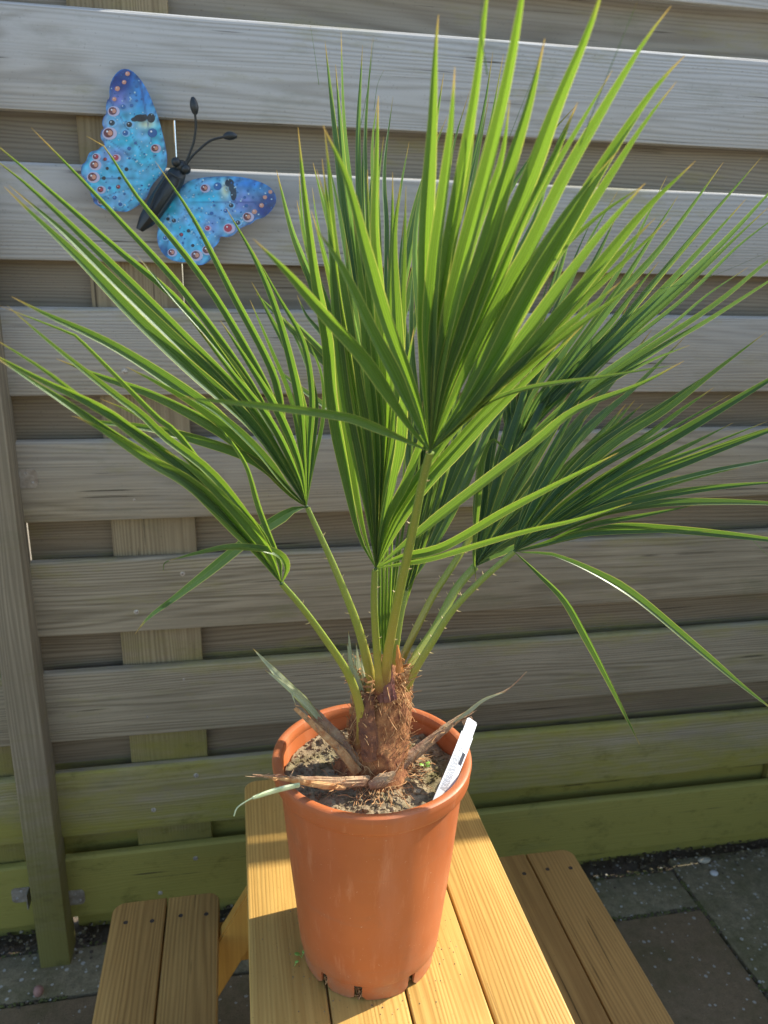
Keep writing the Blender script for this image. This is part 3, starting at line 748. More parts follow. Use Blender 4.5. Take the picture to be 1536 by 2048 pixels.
# H6: right
f6 = frond((1028, 1103), -.62, [
 ([(1060, 1050), (1092, 1019), (1209, 898), (1327, 820), (1424, 745), (1534, 663)], -.60, 30),
 ([(1100, 1020), (1180, 950), (1248, 909), (1327, 866), (1463, 788)], -.62, 14, dict(roll=.5)),
 ([(1090, 1045), (1170, 985), (1287, 909), (1405, 839), (1536, 761), (1620, 712)], -.62, 30),
 ([(1120, 1040), (1248, 956), (1405, 894), (1534, 843)], -.64, 15),
 ([(1080, 1070), (1131, 1038), (1248, 972), (1366, 925), (1536, 862), (1620, 835)], -.65, 28),
 ([(1100, 1060), (1229, 999), (1385, 952), (1536, 921), (1640, 905)], -.66, 20, dict(roll=.6)),
 ([(1070, 1082), (1112, 1066), (1209, 1026), (1327, 1007), (1440, 1004), (1536, 1007), (1640, 1014)], -.68, 24),
 ([(1075, 1094), (1128, 1079), (1231, 1056), (1355, 1060), (1536, 1079), (1650, 1098)], -.69, 24),
 ([(1100, 1082), (1180, 1050), (1290, 1030), (1400, 1008)], -.66, 15),
 ([(1060, 1106), (1107, 1110), (1190, 1145), (1273, 1195), (1397, 1298), (1480, 1368), (1536, 1412), (1560, 1432)], -.72, 25, dict(roll=.5)),
 ([(1045, 1118), (1074, 1145), (1128, 1199), (1169, 1269), (1223, 1373), (1280, 1490)], -.72, 23, dict(roll=-.5)),
 ([(1045, 1060), (1100, 960), (1160, 870), (1230, 800)], -.56, 30),
 ([(1050, 1060), (1110, 990), (1190, 900), (1290, 830), (1350, 790)], -.58, 30, dict(roll=.7)),
 ([(1040, 1050), (1080, 950), (1120, 870), (1160, 800)], -.54, 24),
 ([(1080, 1060), (1150, 1010), (1240, 940), (1340, 880)], -.62, 24),
 ([(1080, 1075), (1160, 1030), (1260, 985), (1360, 950)], -.64, 22),
], M['leafmid'], extra=lambda mb: filament(mb, [(1505, 1080), (1525, 1100), (1545, 1120)], -.69, -.69, .0003))
petiole(f6, [(1028, 1103), (958, 1165), (904, 1222), (865, 1283), (828, 1345), (805, 1400), (795, 1450)], -.62, -.61, 13, 18, 12, wend=34)
# H1: left
f1 = frond((613, 1013), -.62, [
 ([(560, 880), (497, 760), (365, 578), (228, 428), (140, 335), (62, 255)], -.68, 25, dict(roll=.55)),
 ([(575, 880), (538, 783), (456, 633), (378, 519), (273, 391), (210, 295), (173, 272)], -.66, 25, dict(roll=.5)),
 ([(592, 920), (570, 861), (547, 747), (465, 587), (387, 437), (310, 322)], -.64, 24, dict(roll=.45)),
 ([(608, 910), (597, 793), (561, 647), (515, 528), (451, 414)], -.62, 24),
 ([(618, 910), (624, 793), (606, 683), (556, 592), (505, 500)], -.60, 18),
 ([(628, 930), (647, 838), (643, 747), (606, 660)], -.58, 16, dict(roll=.8)),
 ([(600, 960), (560, 870), (479, 760), (365, 610), (228, 492), (91, 373), (-40, 262)], -.70, 25, dict(roll=.5)),
 ([(590, 960), (501, 815), (365, 670), (228, 533), (68, 382), (-25, 308)], -.72, 30),
 ([(580, 960), (501, 847), (365, 724), (273, 637), (160, 519), (59, 423), (7, 372)], -.74, 42, dict(roll=-.2)),
 ([(570, 980), (456, 852), (365, 779), (228, 692), (91, 628), (23, 593)], -.76, 38, dict(roll=-.1)),
 ([(558, 962), (493, 913), (363, 870), (273, 852), (200, 844), (143, 832)], -.74, 30, dict(roll=.3)),
 ([(603, 900), (585, 800), (540, 690), (500, 600)], -.62, 22, dict(roll=.8)),
 ([(600, 930), (560, 830), (500, 730), (440, 640)], -.66, 24, dict(roll=.3)),
 ([(595, 950), (540, 840), (460, 740), (400, 660)], -.70, 22),
 ([(585, 1020), (574, 1027), (509, 1069), (428, 1134), (350, 1195), (298, 1234), (270, 1268)], -.74, 36, dict(roll=.15, onset=.14)),
 ([(575, 975), (520, 905), (440, 830), (370, 790)], -.72, 26),
], M['leafmid'], wmul=.68, dens=.6)
petiole(f1, [(615, 1016), (668, 1133), (711, 1240), (732, 1312), (745, 1375), (748, 1420)], -.62, -.615, 10, 22, 6, wend=36)
# H2: lower left
f2 = frond((563, 1167), -.70, [
 ([(509, 1095), (395, 978), (298, 919), (200, 857), (150, 833)], -.80, 42, dict(onset=.3, roll=.15)),
 ([(520, 1100), (447, 997), (363, 932), (265, 861), (200, 815), (82, 759), (0, 716), (-40, 695)], -.82, 36, dict(roll=.3)),
 ([(525, 1075), (428, 952), (330, 874), (283, 829), (228, 788), (114, 697), (14, 611)], -.78, 24),
 ([(530, 1070), (428, 958), (356, 867), (319, 838), (251, 770), (164, 683), (137, 665), (0, 612)], -.76, 20, dict(roll=.6)),
 ([(500, 1085), (380, 950), (255, 852), (182, 811), (91, 742), (0, 685), (-30, 668)], -.82, 22),
 ([(505, 1090), (370, 965), (240, 880), (137, 811), (60, 760), (-30, 700)], -.83, 30, dict(roll=-.5)),
 ([(562, 1140), (558, 1118), (520, 1020), (493, 932), (452, 870), (415, 833)], -.68, 20, dict(roll=.6, onset=.2)),
 ([(574, 1135), (560, 1110), (525, 1098), (460, 1094), (400, 1105), (338, 1121)], -.76, 22, dict(roll=-.3, onset=.2)),
 ([(535, 1100), (470, 1020), (400, 950), (330, 900)], -.78, 32),
], M['leaf'], wmul=.74, dens=.6, extra=lambda mb: filament(mb, [(338, 1121), (328, 1128), (327, 1142)], -.76, -.76, .0006))
petiole(f2, [(563, 1167), (604, 1215), (647, 1273), (690, 1337), (712, 1387), (724, 1440), (730, 1490)], -.70, -.622, 12, 20, 5, wend=44)
# H9: upright young leaves in the middle
f9 = frond((812, 1180), -.58, [
 ([(840, 1050), (868, 850), (890, 600), (905, 489), (930, 390), (965, 234), (986, 103)], -.52, 24),
 ([(850, 1050), (885, 850), (920, 600), (949, 390), (980, 254), (1007, 108)], -.52, 24, dict(roll=.7)),
 ([(845, 1080), (890, 850), (940, 600), (1000, 420), (1073, 300), (1159, 204)], -.50, 22),
 ([(850, 1080), (905, 900), (960, 700), (1014, 547), (1073, 430), (1112, 293), (1155, 212)], -.50, 20),
 ([(840, 1060), (860, 850), (870, 650), (875, 500), (905, 300), (940, 180)], -.52, 22, dict(roll=-.6)),
 ([(835, 1060), (850, 900), (845, 700), (830, 500), (850, 350), (885, 250)], -.50, 24),
 ([(855, 1080), (905, 960), (960, 830), (1020, 650), (1090, 470)], -.50, 22),
 ([(830, 1080), (835, 900), (815, 700), (800, 560), (808, 430)], -.52, 22, dict(roll=.6)),
 ([(870, 1090), (930, 970), (985, 850), (1060, 740)], -.52, 24),
 ([(825, 1060), (820, 920), (790, 760), (765, 640), (735, 480)], -.52, 26),
], M['leafd'], extra=lambda mb: filament(mb, [(1005, 310), (1040, 220), (1070, 145)], -.5, -.5))
petiole(f9, [(812, 1180), (800, 1240), (790, 1310), (785, 1380)], -.58, -.59, 12, 16)
# the folded spear: narrow pleats standing together
sp = MB()
for k in range(7):
    x0 = 772+k*3.5; x1 = 800+k*14
    blade(sp, (x0, 1335), [(x0+4, 1250), ((x0+x1)/2+6, 1100), (x1+6, 960), (x1+12+k*3, 800)], -.60+.004*k, -.58, 10, fold=1.1, roll=(.5 if k % 2 else -.5), onset=.1)
for k in range(4):
    blade(sp, (762+k*5, 1320), [(760+k*6, 1240), (760+k*7, 1170), (757+k*9, 1080), (750+k*12, 980)], -.62, -.64, 9, fold=1.1, roll=.4, onset=.1)
o = sp.build('frond', M['leaf'], palm, fixn=False); o['label'] = 'young unopened leaf with its pleats still folded together'
# H3: front centre
f3 = frond((752, 1137), -.70, [
 ([(718, 1068), (690, 943), (664, 800), (656, 684), (633, 567), (617, 449), (605, 351), (596, 254)], -.74, 36, dict(roll=.35)),
 ([(736, 1029), (711, 907), (690, 800), (672, 645), (658, 450), (647, 390), (633, 338)], -.76, 36),
 ([(743, 1015), (732, 872), (711, 760), (690, 606), (668, 489), (658, 350), (648, 250)], -.76, 36, dict(roll=-.5)),
 ([(761, 979), (772, 800), (769, 723), (758, 567), (750, 450), (754, 300), (757, 192)], -.74, 38, dict(roll=.3)),
 ([(775, 979), (800, 872), (796, 700), (788, 489), (801, 367)], -.76, 40, dict(roll=-.3)),
 ([(798, 1050), (850, 972), (911, 907), (976, 836), (1053, 760), (1110, 705), (1166, 651)], -.80, 30),
 ([(790, 1030), (840, 950), (900, 870), (976, 790), (1060, 710), (1158, 630)], -.78, 22),
 ([(822, 1079), (922, 1000), (1065, 890), (1150, 821), (1280, 769), (1368, 722)], -.82, 34, dict(onset=.25)),
 ([(800, 1115), (886, 1094), (1012, 1022), (1150, 950), (1237, 905)], -.84, 26, dict(onset=.2)),
 ([(800, 1128), (865, 1116), (1030, 1068), (1150, 1040), (1264, 1005)], -.86, 18, dict(onset=.2)),
 ([(728, 1060), (700, 900), (682, 760), (668, 600), (640, 480), (622, 420)], -.72, 30, dict(roll=.6)),
 ([(768, 990), (788, 850), (800, 700), (806, 560), (812, 370)], -.74, 30),
 ([(775, 1040), (815, 960), (850, 860), (880, 760)], -.76, 26, dict(roll=.4)),
 ([(752, 1000), (748, 860), (735, 720), (722, 560), (705, 420)], -.74, 32, dict(roll=.2)),
], M['leaf'])
petiole(f3, [(750, 1140), (748, 1190), (750, 1250), (756, 1330), (762, 1385)], -.70, -.635, 13, 17, 4, wend=26)
# H4: nearest
f4 = frond((860, 903), -.80, [
 ([(773, 864), (720, 842), (687, 833), (578, 817), (450, 803), (357, 795)], -.95, 28, dict(roll=.2, onset=.25)),
 ([(812, 841), (734, 723), (656, 637), (578, 548), (506, 477)], -.92, 40, dict(roll=.5)),
 ([(832, 801), (773, 645), (734, 509), (695, 363), (645, 250)], -.90, 40, dict(roll=-.2)),
 ([(852, 762), (850, 600), (852, 450), (863, 273), (871, 98), (877, 29)], -.90, 46, dict(roll=-.15)),
 ([(863, 723), (890, 528), (914, 390), (949, 195), (973, 0), (985, -90)], -.94, 36, dict(roll=.2)),
 ([(886, 690), (922, 528), (969, 351), (1015, 156), (1043, 0), (1060, -110)], -.96, 46, dict(roll=.1)),
 ([(906, 723), (965, 567), (1053, 371), (1112, 215), (1170, 78), (1198, 0), (1215, -60)], -.94, 52, dict(roll=-.1)),
 ([(922, 762), (1020, 567), (1053, 508), (1131, 351), (1209, 215), (1287, 86), (1342, 12)], -.92, 42, dict(roll=.2)),
 ([(945, 782), (1047, 606), (1112, 490), (1209, 325), (1307, 180), (1370, 111)], -.90, 46, dict(roll=.0)),
 ([(955, 790), (1070, 580), (1190, 400), (1287, 250), (1354, 162)], -.88, 34, dict(roll=.3)),
 ([(969, 801), (1086, 665), (1151, 590), (1248, 469), (1307, 402), (1391, 322)], -.86, 38, dict(roll=-.1)),
 ([(960, 810), (1020, 745), (1151, 612), (1240, 530), (1342, 434)], -.84, 28),
 ([(950, 800), (1014, 640), (1104, 520), (1200, 430), (1293, 367)], -.84, 22, dict(roll=.4)),
 ([(886, 885), (959, 815), (1053, 777), (1209, 753), (1362, 728)], -.84, 15, dict(onset=.2)),
 ([(920, 830), (1000, 770), (1090, 700), (1200, 620), (1280, 560)], -.84, 26, dict(roll=.3)),
 ([(880, 770), (905, 620), (950, 470), (1000, 330), (1020, 200)], -.88, 34),
 ([(898, 770), (960, 640), (1020, 500), (1090, 370), (1160, 250), (1225, 140)], -.88, 30, dict(roll=.5)),
 ([(868, 760), (880, 640), (900, 500), (935, 330), (960, 120)], -.90, 30, dict(roll=-.4)),
], M['leaf'], extra=lambda mb: (filament(mb, [(1159, 293), (1215, 150), (1274, 5)], -.9, -.92), filament(mb, [(975, 150), (962, 60), (966, -20)], -.95, -.97, .0005)), dens=.5)
f4['label'] = 'broad palm leaf reaching highest and nearest the camera'
petiole(f4, [(860, 905), (843, 972), (822, 1079), (793, 1212), (777, 1301), (770, 1350), (768, 1385)], -.80, -.63, 18, 20, 5, wend=30)
# small bits: drooping strip behind the middle
bb = MB(); blade(bb, (1015, 905), [(985, 880), (964, 925), (956, 1000), (948, 1104), (952, 1164)], -.50, -.52, 13, onset=.3, roll=0)
o = bb.build('leaflet', M['leaf'], palm, fixn=False); o['label'] = 'single narrow yellow green strip hanging straight down'

# trunk
TR = MB(); nt_, nz = 56, 40
top3 = P((778, 1345), TB.y)
hT = top3.z-TB.z+.005
ax = lambda s: TB+Vector((-.004+.012*s+.004*sin(s*3), 0, -.008+(hT+.008)*s))
for j in range(nz+1):
    s = j/nz; c = ax(s)
    rad = .041-.007*s if s < .7 else .0361-.021*((s-.7)/.3)**1.4
    rad += .010*math.exp(-(s/.10)**2)
    for k in range(nt_):
        a = 2*pi*k/nt_
        q = .0035*noise.noise(Vector((cos(a)*3, sin(a)*3, s*5)))+.0018*noise.noise(Vector((cos(a)*9, sin(a)*9, s*16)))+.0016*noise.noise(Vector((cos(a)*22, sin(a)*22, s*9)))
        q += .0035*max(0, sin(a*2.5+s*7))**2
        TR.v.append(c+Vector(((rad+q)*cos(a), (rad+q)*sin(a), 0)))
for j in range(nz):
    for k in range(nt_): a = j*nt_+k; b_ = j*nt_+(k+1) % nt_; TR.quad_uv([a, b_, b_+nt_, a+nt_])
TR.quad_uv([nz*nt_+k for k in range(nt_)])
trunk = TR.build('trunk', M['fibre'], palm)
fb = MB(); rf = random.Random(4)
for i in range(520):
    s = rf.random()**.9; a = rf.uniform(0, 2*pi); c = ax(min(1, s)); rad = (.040-.008*s) if s < .8 else .029
    da = rf.uniform(-.35, .35); dz = rf.uniform(.008, .026)*(1 if rf.random() < .7 else -1); pts = []
    fly = rf.uniform(.0, .004) if rf.random() < .72 else rf.uniform(.006, .016)
    if s > .85: fly += .004
    if s < .12: fly += rf.uniform(0, .018); dz = -abs(dz)*.5
    for q in range(6):
        u = q/5; r = rad+.0018+fly*u*u+.0012*sin(u*9+i); aa = a+da*u
        pz = c.z+dz*u
        pts.append(Vector((c.x+r*cos(aa), c.y+r*sin(aa), max(pz, SZ+.002))))
    fb.tube(pts, rf.uniform(.00025, .0006), 4, cap=False)
for i in range(90):
    a = rf.uniform(0, 2*pi); c = ax(rf.uniform(.72, 1.0)); pts = []; r = .024; up_ = rf.uniform(.004, .014)
    for q in range(7):
        u = q/6; rr_ = r+.012*u+.004*sin(u*6+i); pts.append(Vector((c.x+rr_*cos(a+.5*u*sin(i)), c.y+rr_*sin(a+.5*u*sin(i)), c.z+up_*sin(u*2.4))))
    fb.tube(pts, [.0022*(1-.75*q/6)+.0003 for q in range(7)], 5, .35, cap=False)
fb.build('fibre_wrap', M['strand'], trunk)
# loose roots lying on the soil round the trunk
ro = MB()
for i in range(62):
    a = rf.uniform(-2.9, .6); r = rf.uniform(.03, .05); x, y = r*cos(a), r*sin(a); pts = []; d = a+rf.uniform(-.8, .8)
    for q in range(8):
        pts.append(TB+Vector((x, y, sh(x, y)+.0022+.0035*abs(sin(q*.7+i)))))
        d += rf.uniform(-.5, .5); x += .0055*cos(d); y += .0055*sin(d)
    ro.tube(pts, rf.uniform(.0003, .0007), 4, cap=False)
ro.build('surface_roots', M['strand'], palm)
# torn leaf sheath at the foot
def stalk(name, pxs, y0, y1, ws, mats, label=None, flat=.45, frayed=0, n=34, seed=1):
    c = catmull(to3d(pxs, (y0, y1)), n); mb = MB(); Rr = []
    for i, p in enumerate(c):
        s = i/n*(len(ws)-1); j = min(int(s), len(ws)-2); w = ws[j]+(ws[j+1]-ws[j])*(s-j)
        Rr.append(.5*w/FPX*zdepth(p)*(1+.04*noise.noise(Vector((i*.9, seed, 0)))))
    q0 = len(mb.v); mb.tube(c, Rr, 22, flat)
    for vi in range(q0, len(mb.v)):            # ribs and ragged pleats along the dead sheath
        i, k = divmod(vi-q0, 22); ctr = c[min(i, n)]
        g_ = 1+.16*(k % 2)+.22*noise.noise(Vector((k*.9, i*.16, seed)))+.12*noise.noise(Vector((k*2.1, i*.5, seed+4)))
        mb.v[vi] = ctr+(mb.v[vi]-ctr)*g_
    rs = random.Random(seed)
    for k in range(frayed):
        i = rs.randint(2, n-3); p = c[i]+Vector((rs.uniform(-1, 1), rs.uniform(-1, 0), rs.uniform(-1, 1)))*Rr[i]*.8; t = (c[i+1]-c[i-1]).normalized()*rs.choice((1, 1, -1))
        d = (t+Vector((rs.uniform(-.5, .5), rs.uniform(-.5, .5), rs.uniform(-.3, .5)))).normalized(); ln = rs.uniform(.006, .022)
        mb.tube([p, p+d*ln*.5, p+d*ln+Vector((0, 0, rs.uniform(-.003, .003)))], [.0007, .0005, .0002], 4, mi=0 if rs.random() < .5 else 1)
    o = mb.build(name, mats, palm)
    if label: o['label'] = label
    return o
D = [M['dead'], M['strand']]
stalk('dead_stalk', [(722, 1530), (690, 1502), (650, 1450), (605, 1405)], -.625, -.60, [30, 30, 22, 14], D, 'split brown leaf base leaning up to the left', frayed=26, seed=3)
stalk('dead_stalk', [(715, 1545), (680, 1500), (640, 1462), (590, 1416)], -.632, -.615, [18, 14, 12, 7], [M['strand'], M['dead']], 'thin pale strip under the split leaf base', frayed=14, seed=13)
cs = MB()
for k, (tx, ty, w) in enumerate([((506, 1297), 0, 13), ((530, 1340), 0, 12), ((592, 1412), 0, 9)]):
    blade(cs, (650+6*k, 1462+4*k), [(612+8*k, 1408+8*k), (570+8*k, 1365+10*k), tx], -.605, -.60-.01*k, w*1.3 if k < 2 else 11, fold=.9, onset=.3)
cs.build('cut_leaf', M['leafpale'], palm, fixn=False)
stalk('dead_stalk', [(800, 1530), (850, 1490), (905, 1446), (945, 1420)], -.62, -.59, [28, 22, 15, 9], D, 'purple brown leaf base leaning up to the right', frayed=24, seed=5)
cs = MB(); blade(cs, (905, 1446), [(935, 1424), (970, 1398), (1012, 1384)], -.60, -.59, 9, fold=.9, onset=.2)
cs.build('cut_leaf', M['leafpale'], palm, fixn=False)
fl_ = MB(); fl_.tube(catmull(to3d([(975, 1396), (1010, 1382), (1035, 1362), (1053, 1343)], (-.59, -.585)), 10), [.0016-.0001*i for i in range(11)], 6); fl_.tube(catmull(to3d([(925, 1446), (945, 1436)], (-.60, -.60)), 4), .0035, 6)
fl_.build('dead_stalk', M['dead'], palm)
stalk('dead_stalk', [(735, 1562), (680, 1564), (620, 1562), (560, 1556), (505, 1549)], -.645, -.72, [22, 22, 18, 10, 2], D, 'frayed purple brown leaf base lying over the pot rim', flat=.5, frayed=34, seed=7)
stalk('dead_stalk', [(690, 1575), (640, 1570), (590, 1562), (545, 1556)], -.66, -.725, [12, 14, 10, 3], [M['strand'], M['strand']], flat=.5, frayed=10, seed=9)
cs = MB(); cs.tube(catmull(to3d([(598, 1570), (570, 1576), (540, 1584), (505, 1596)], (-.715, -.74)), 10), [.003, .003, .0032, .0033, .0033, .0033, .0032, .003, .0028, .0024, .0018], 8, .7)
cs.tube(catmull(to3d([(508, 1594), (490, 1604), (474, 1616), (468, 1632)], (-.74, -.745)), 10), .0008, 5)
cs.build('cut_leaf', simple('cut_stem_green', (.34, .44, .22), .5, 0, None, (60, (.5, .55, .35))), palm)
cs = MB(); rk = random.Random(2)
for k, (tx, ty, bx) in enumerate([(697, 1262, 718), (694, 1285, 722), (705, 1300, 728), (712, 1285, 730), (722, 1310, 736), (735, 1325, 742), (700, 1330, 724)]):
    blade(cs, (bx+4, 1408), [(bx-2, 1380), ((bx+tx)/2-3, 1340), (tx, ty)], -.605, -.60-.004*k, 13, fold=.9, onset=.15, roll=rk.uniform(-.7, .7))
o = cs.build('cut_leaf', M['leafpale'], palm, fixn=False); o['label'] = 'bundle of pale cut leaf strips standing left of the trunk'
stalk('new_shoot', [(800, 1345), (797, 1315), (795, 1290)], -.63, -.62, [14, 11, 3], [simple('orange_shoot', (.55, .20, .03), .5), M['strand']], flat=.6, seed=4)
stalk('leaf_sheath', [(775, 1400), (772, 1365), (775, 1322)], -.637, -.635, [34, 28, 16], [simple('purple_sheath', (.10, .03, .03), .5, 0, (90, .4, .001), (60, (.2, .08, .05))), M['strand']], flat=.6, frayed=6, seed=6)
stalk('leaf_sheath', [(742, 1520), (738, 1480), (733, 1430), (738, 1390)], -.640, -.632, [28, 34, 30, 22], [simple('brown_sheath', (.25, .10, .04), .75, 0, (160, .9, .003), (90, (.10, .04, .025))), M['strand']], 'smooth reddish brown sheath on the left of the trunk', flat=.5, frayed=18, seed=8)
stalk('leaf_sheath', [(738, 1572), (765, 1560), (790, 1545)], -.655, -.65, [14, 28, 8], D, flat=.5, frayed=12, seed=12)
# ================================================================ PLANT LABEL
lb = MB(); A1, A2 = P((884, 1592), -.678), P((945, 1440), -.612)
axd = (A2-A1).normalized(); wd = axd.cross(Vector((0, -1, .25))).normalized(); nn = wd.cross(axd).normalized()
if nn.y > 0: nn = -nn
Lg = (A2-A1).length
def lab_pt(s, w, h=0): return A1+axd*(s*Lg)+wd*w+nn*(h+.004*sin(s*pi)*.6)
def strip(mb, s0, s1, w0, w1, h0, h1, n=10, mi=0, taper=None):
    b0 = len(mb.v)
    for i in range(n+1):
        s = s0+(s1-s0)*i/n
        for (w, h) in ((w0, h1), (w1, h1), (w1, h0), (w0, h0)): mb.v.append(lab_pt(s, w*(taper(s) if taper else 1), h))
    for i in range(n):
        for j in range(4): mb.quad_uv([b0+i*4+j, b0+(i+1)*4+j, b0+(i+1)*4+(j+1) % 4, b0+i*4+(j+1) % 4], None, mi)
    mb.quad_uv([b0+j for j in range(4)], None, mi); mb.quad_uv([b0+n*4+j for j in range(4)][::-1], None, mi)
hwL = .0090
strip(lb, -.25, .80, -hwL, hwL, -.0004, .0004, 14); strip(lb, .80, .985, -hwL*.86, hwL*.86, -.0004, .0004, 3); strip(lb, .985, 1.0, -hwL*.7, hwL*.7, -.0004, .0004, 1)
tg = lb.build('plant_label', M['white'], off=A1, smooth=False)
tag(tg, 'white plastic plant label stuck in the soil at the right rim', 'plant label')
pr = MB(); rp = random.Random(6)
for k in range(9):
    w = -hwL*.72+k*hwL*.115; s = .06
    while s < .50:
        l = rp.uniform(.015, .05); strip(pr, s, min(s+l, .51), w, w+.0004, .0004, .0006, 1); s += l+.012
for k in range(2): 
    w = -hwL*.6
    while w < hwL*.45: l = rp.uniform(.0006, .0016); strip(pr, .60-.035*k, .608-.035*k, w, w+l, .0004, .0006, 1); w += l+.0004
pr.build('fine_print', M['inkgrey'], tg)
pb = MB(); strip(pb, .42, .57, hwL*.30, hwL*.80, .0004, .0007, 2); pb.build('black_print_bar', M['ink'], tg)

# ================================================================ SPROUTS
def sprout(px, z, label, leaves, size):
    b = PZ(px, z); mb = MB(); lv = MB()
    e = empty('seedling', b, label, 'seedling')
    for k in range(leaves):
        a = k*2.4+.6; tip = b+Vector((cos(a)*size*.8, sin(a)*size*.8, size*.9)); mb.tube([b, b+(tip-b)*.5+Vector((0, 0, size*.2)), tip], .0004, 5)
        bm = bmesh.new(); bmesh.ops.create_icosphere(bm, subdivisions=2, radius=size*.5)
        for v in bm.verts: v.co = tip+Vector((v.co.x*1.1, v.co.y*.9, v.co.z*.18+v.co.x*.3*cos(a)))
        lv.add_bm(bm)
    mb.build('stem', M['sprout'], e); lv.build('leaf', M['sprout'], e)
sprout((850, 1536), SZ+.004, 'tiny bright green seedling on the soil right of the trunk', 3, .006)
sprout((603, 1915), TZ+.001, 'tiny weed sprouting out of the pot foot on its left side', 2, .007)
sprout((589, 1932), TZ+.0005, 'single fallen yellow green leaf left of the pot foot', 1, .005)

cr = MB(); rc_ = random.Random(17)
for i in range(110):
    a = rc_.uniform(0, 2*pi); r = RB+.003+abs(rc_.gauss(0, .018)); x, y = PC.x+r*cos(a), PC.y+r*sin(a); q = rc_.uniform(.0003, .0010)
    if not (-.008 < x < .386 and y < TY1-.01): continue
    bm = bmesh.new(); bmesh.ops.create_icosphere(bm, subdivisions=1, radius=q)
    for v in bm.verts: v.co = Vector((x, y, TZ+q*.5))+v.co*(1+.5*noise.noise(v.co*900+Vector((i, 0, 0))))
    cr.add_bm(bm)
tag(cr.build('soil_crumbs', M['soil']), 'crumbs of soil scattered on the table round the pot', 'soil', kind='stuff')
# ================================================================ PEBBLES
def pebble(px, z, r, mat, label, sx=1.3, sz=.8):
    c = PZ(px, z); bm = bmesh.new(); bmesh.ops.create_icosphere(bm, subdivisions=3, radius=r)
    for v in bm.verts:
        q = 1+.25*noise.noise(v.co*60+Vector((px[0], 0, 0))); v.co = c+Vector((v.co.x*sx*q, v.co.y*q, v.co.z*sz*q+r*sz*.8))
    s = MB(); s.add_bm(bm); tag(s.build('pebble', mat, off=c), label, 'pebble')
pebble((78, 1988), GZ, .0105, M['stone'], 'pink pebble on the paving at the lower left', .9, 1.1)
pebble((1408, 1724), GZ-.002, .0105, M['stone2'], 'pale yellowish stone on the earth below the right end of the fence', 1.6, .6)
pebble((1427, 1749), GZ, .009, simple('white_pebble', (.5, .5, .48), .8, 0, (90, .4, .001)), 'white chip lying on the mossy slab at the right', 1.2, .5)

# ================================================================ BUTTERFLY
bf = empty('butterfly_ornament', P((340, 400), -.02), 'blue spotted metal butterfly hung on the upper left of the fence', 'wall ornament')
def cpx(X, Y): return (100+X/2.954, 100+Y/2.954)
AX0, AX1 = Vector((745, 690)), Vector((560, 1010))     # body axis in the crop
adir = (AX1-AX0).normalized(); 
def lift(X, Y):
    d = Vector((X, Y))-AX0; s = d.x*adir.y-d.y*adir.x
    s = abs(s); return -.026-.030*min(1, s/480)**1.3 + .010*(min(1, s/480))**4
def WP(X, Y, dy=0): return P(cpx(X, Y), lift(X, Y)+dy)
LW = [(690,700),(692,640),(682,560),(650,430),(620,340),(575,235),(530,165),(480,118),(430,108),(390,136),(362,180),(350,230),(352,285),(335,300),(330,340),(335,375),(312,400),(308,440),(320,460),(300,480),(298,520),(318,548),(326,566),(300,572),(280,592),(240,600),(225,620),(213,660),(186,680),(182,720),(190,745),(214,770),(215,800),(235,830),(240,855),(254,880),(258,902),(290,925),(330,945),(355,958),(400,950),(440,960),(490,940),(540,905),(575,870),(600,800),(650,745)]
RW = [(745,850),(800,782),(860,760),(930,750),(1020,745),(1120,748),(1200,765),(1270,790),(1312,820),(1338,865),(1335,910),(1300,960),(1260,993),(1215,1000),(1190,1028),(1150,1040),(1112,1060),(1090,1090),(1050,1108),(1006,1098),(1000,1130),(985,1152),(962,1170),(975,1200),(952,1240),(910,1268),(870,1272),(820,1252),(770,1255),(710,1240),(665,1205),(637,1150),(632,1090),(640,1040),(652,980),(690,930),(715,890)]
def smooth_poly(pl, it=1):
    for _ in range(it):
        q = []
        for i in range(len(pl)):
            a = Vector(pl[i]); b = Vector(pl[(i+1) % len(pl)]); q += [tuple(a*.75+b*.25), tuple(a*.25+b*.75)]
        pl = q
    return pl
def inside(pt, pl):
    x, y = pt; r = False; j = len(pl)-1
    for i in range(len(pl)):
        if (pl[i][1] > y) != (pl[j][1] > y) and x < (pl[j][0]-pl[i][0])*(y-pl[i][1])/(pl[j][1]-pl[i][1])+pl[i][0]: r = not r
        j = i
    return r
def mixc(a, b, t): t = max(0, min(1, t)); return tuple(a[i]*(1-t)+b[i]*t for i in range(3))
def gauss(X, Y, cx, cy, sx, sy=None): sy = sy or sx; return math.exp(-((X-cx)/sx)**2-((Y-cy)/sy)**2)
CY, BL, DB, PU, CR, LB = (.05, .52, .74), (.03, .26, .72), (.01, .045, .24), (.22, .20, .55), (.60, .66, .45), (.20, .50, .80)
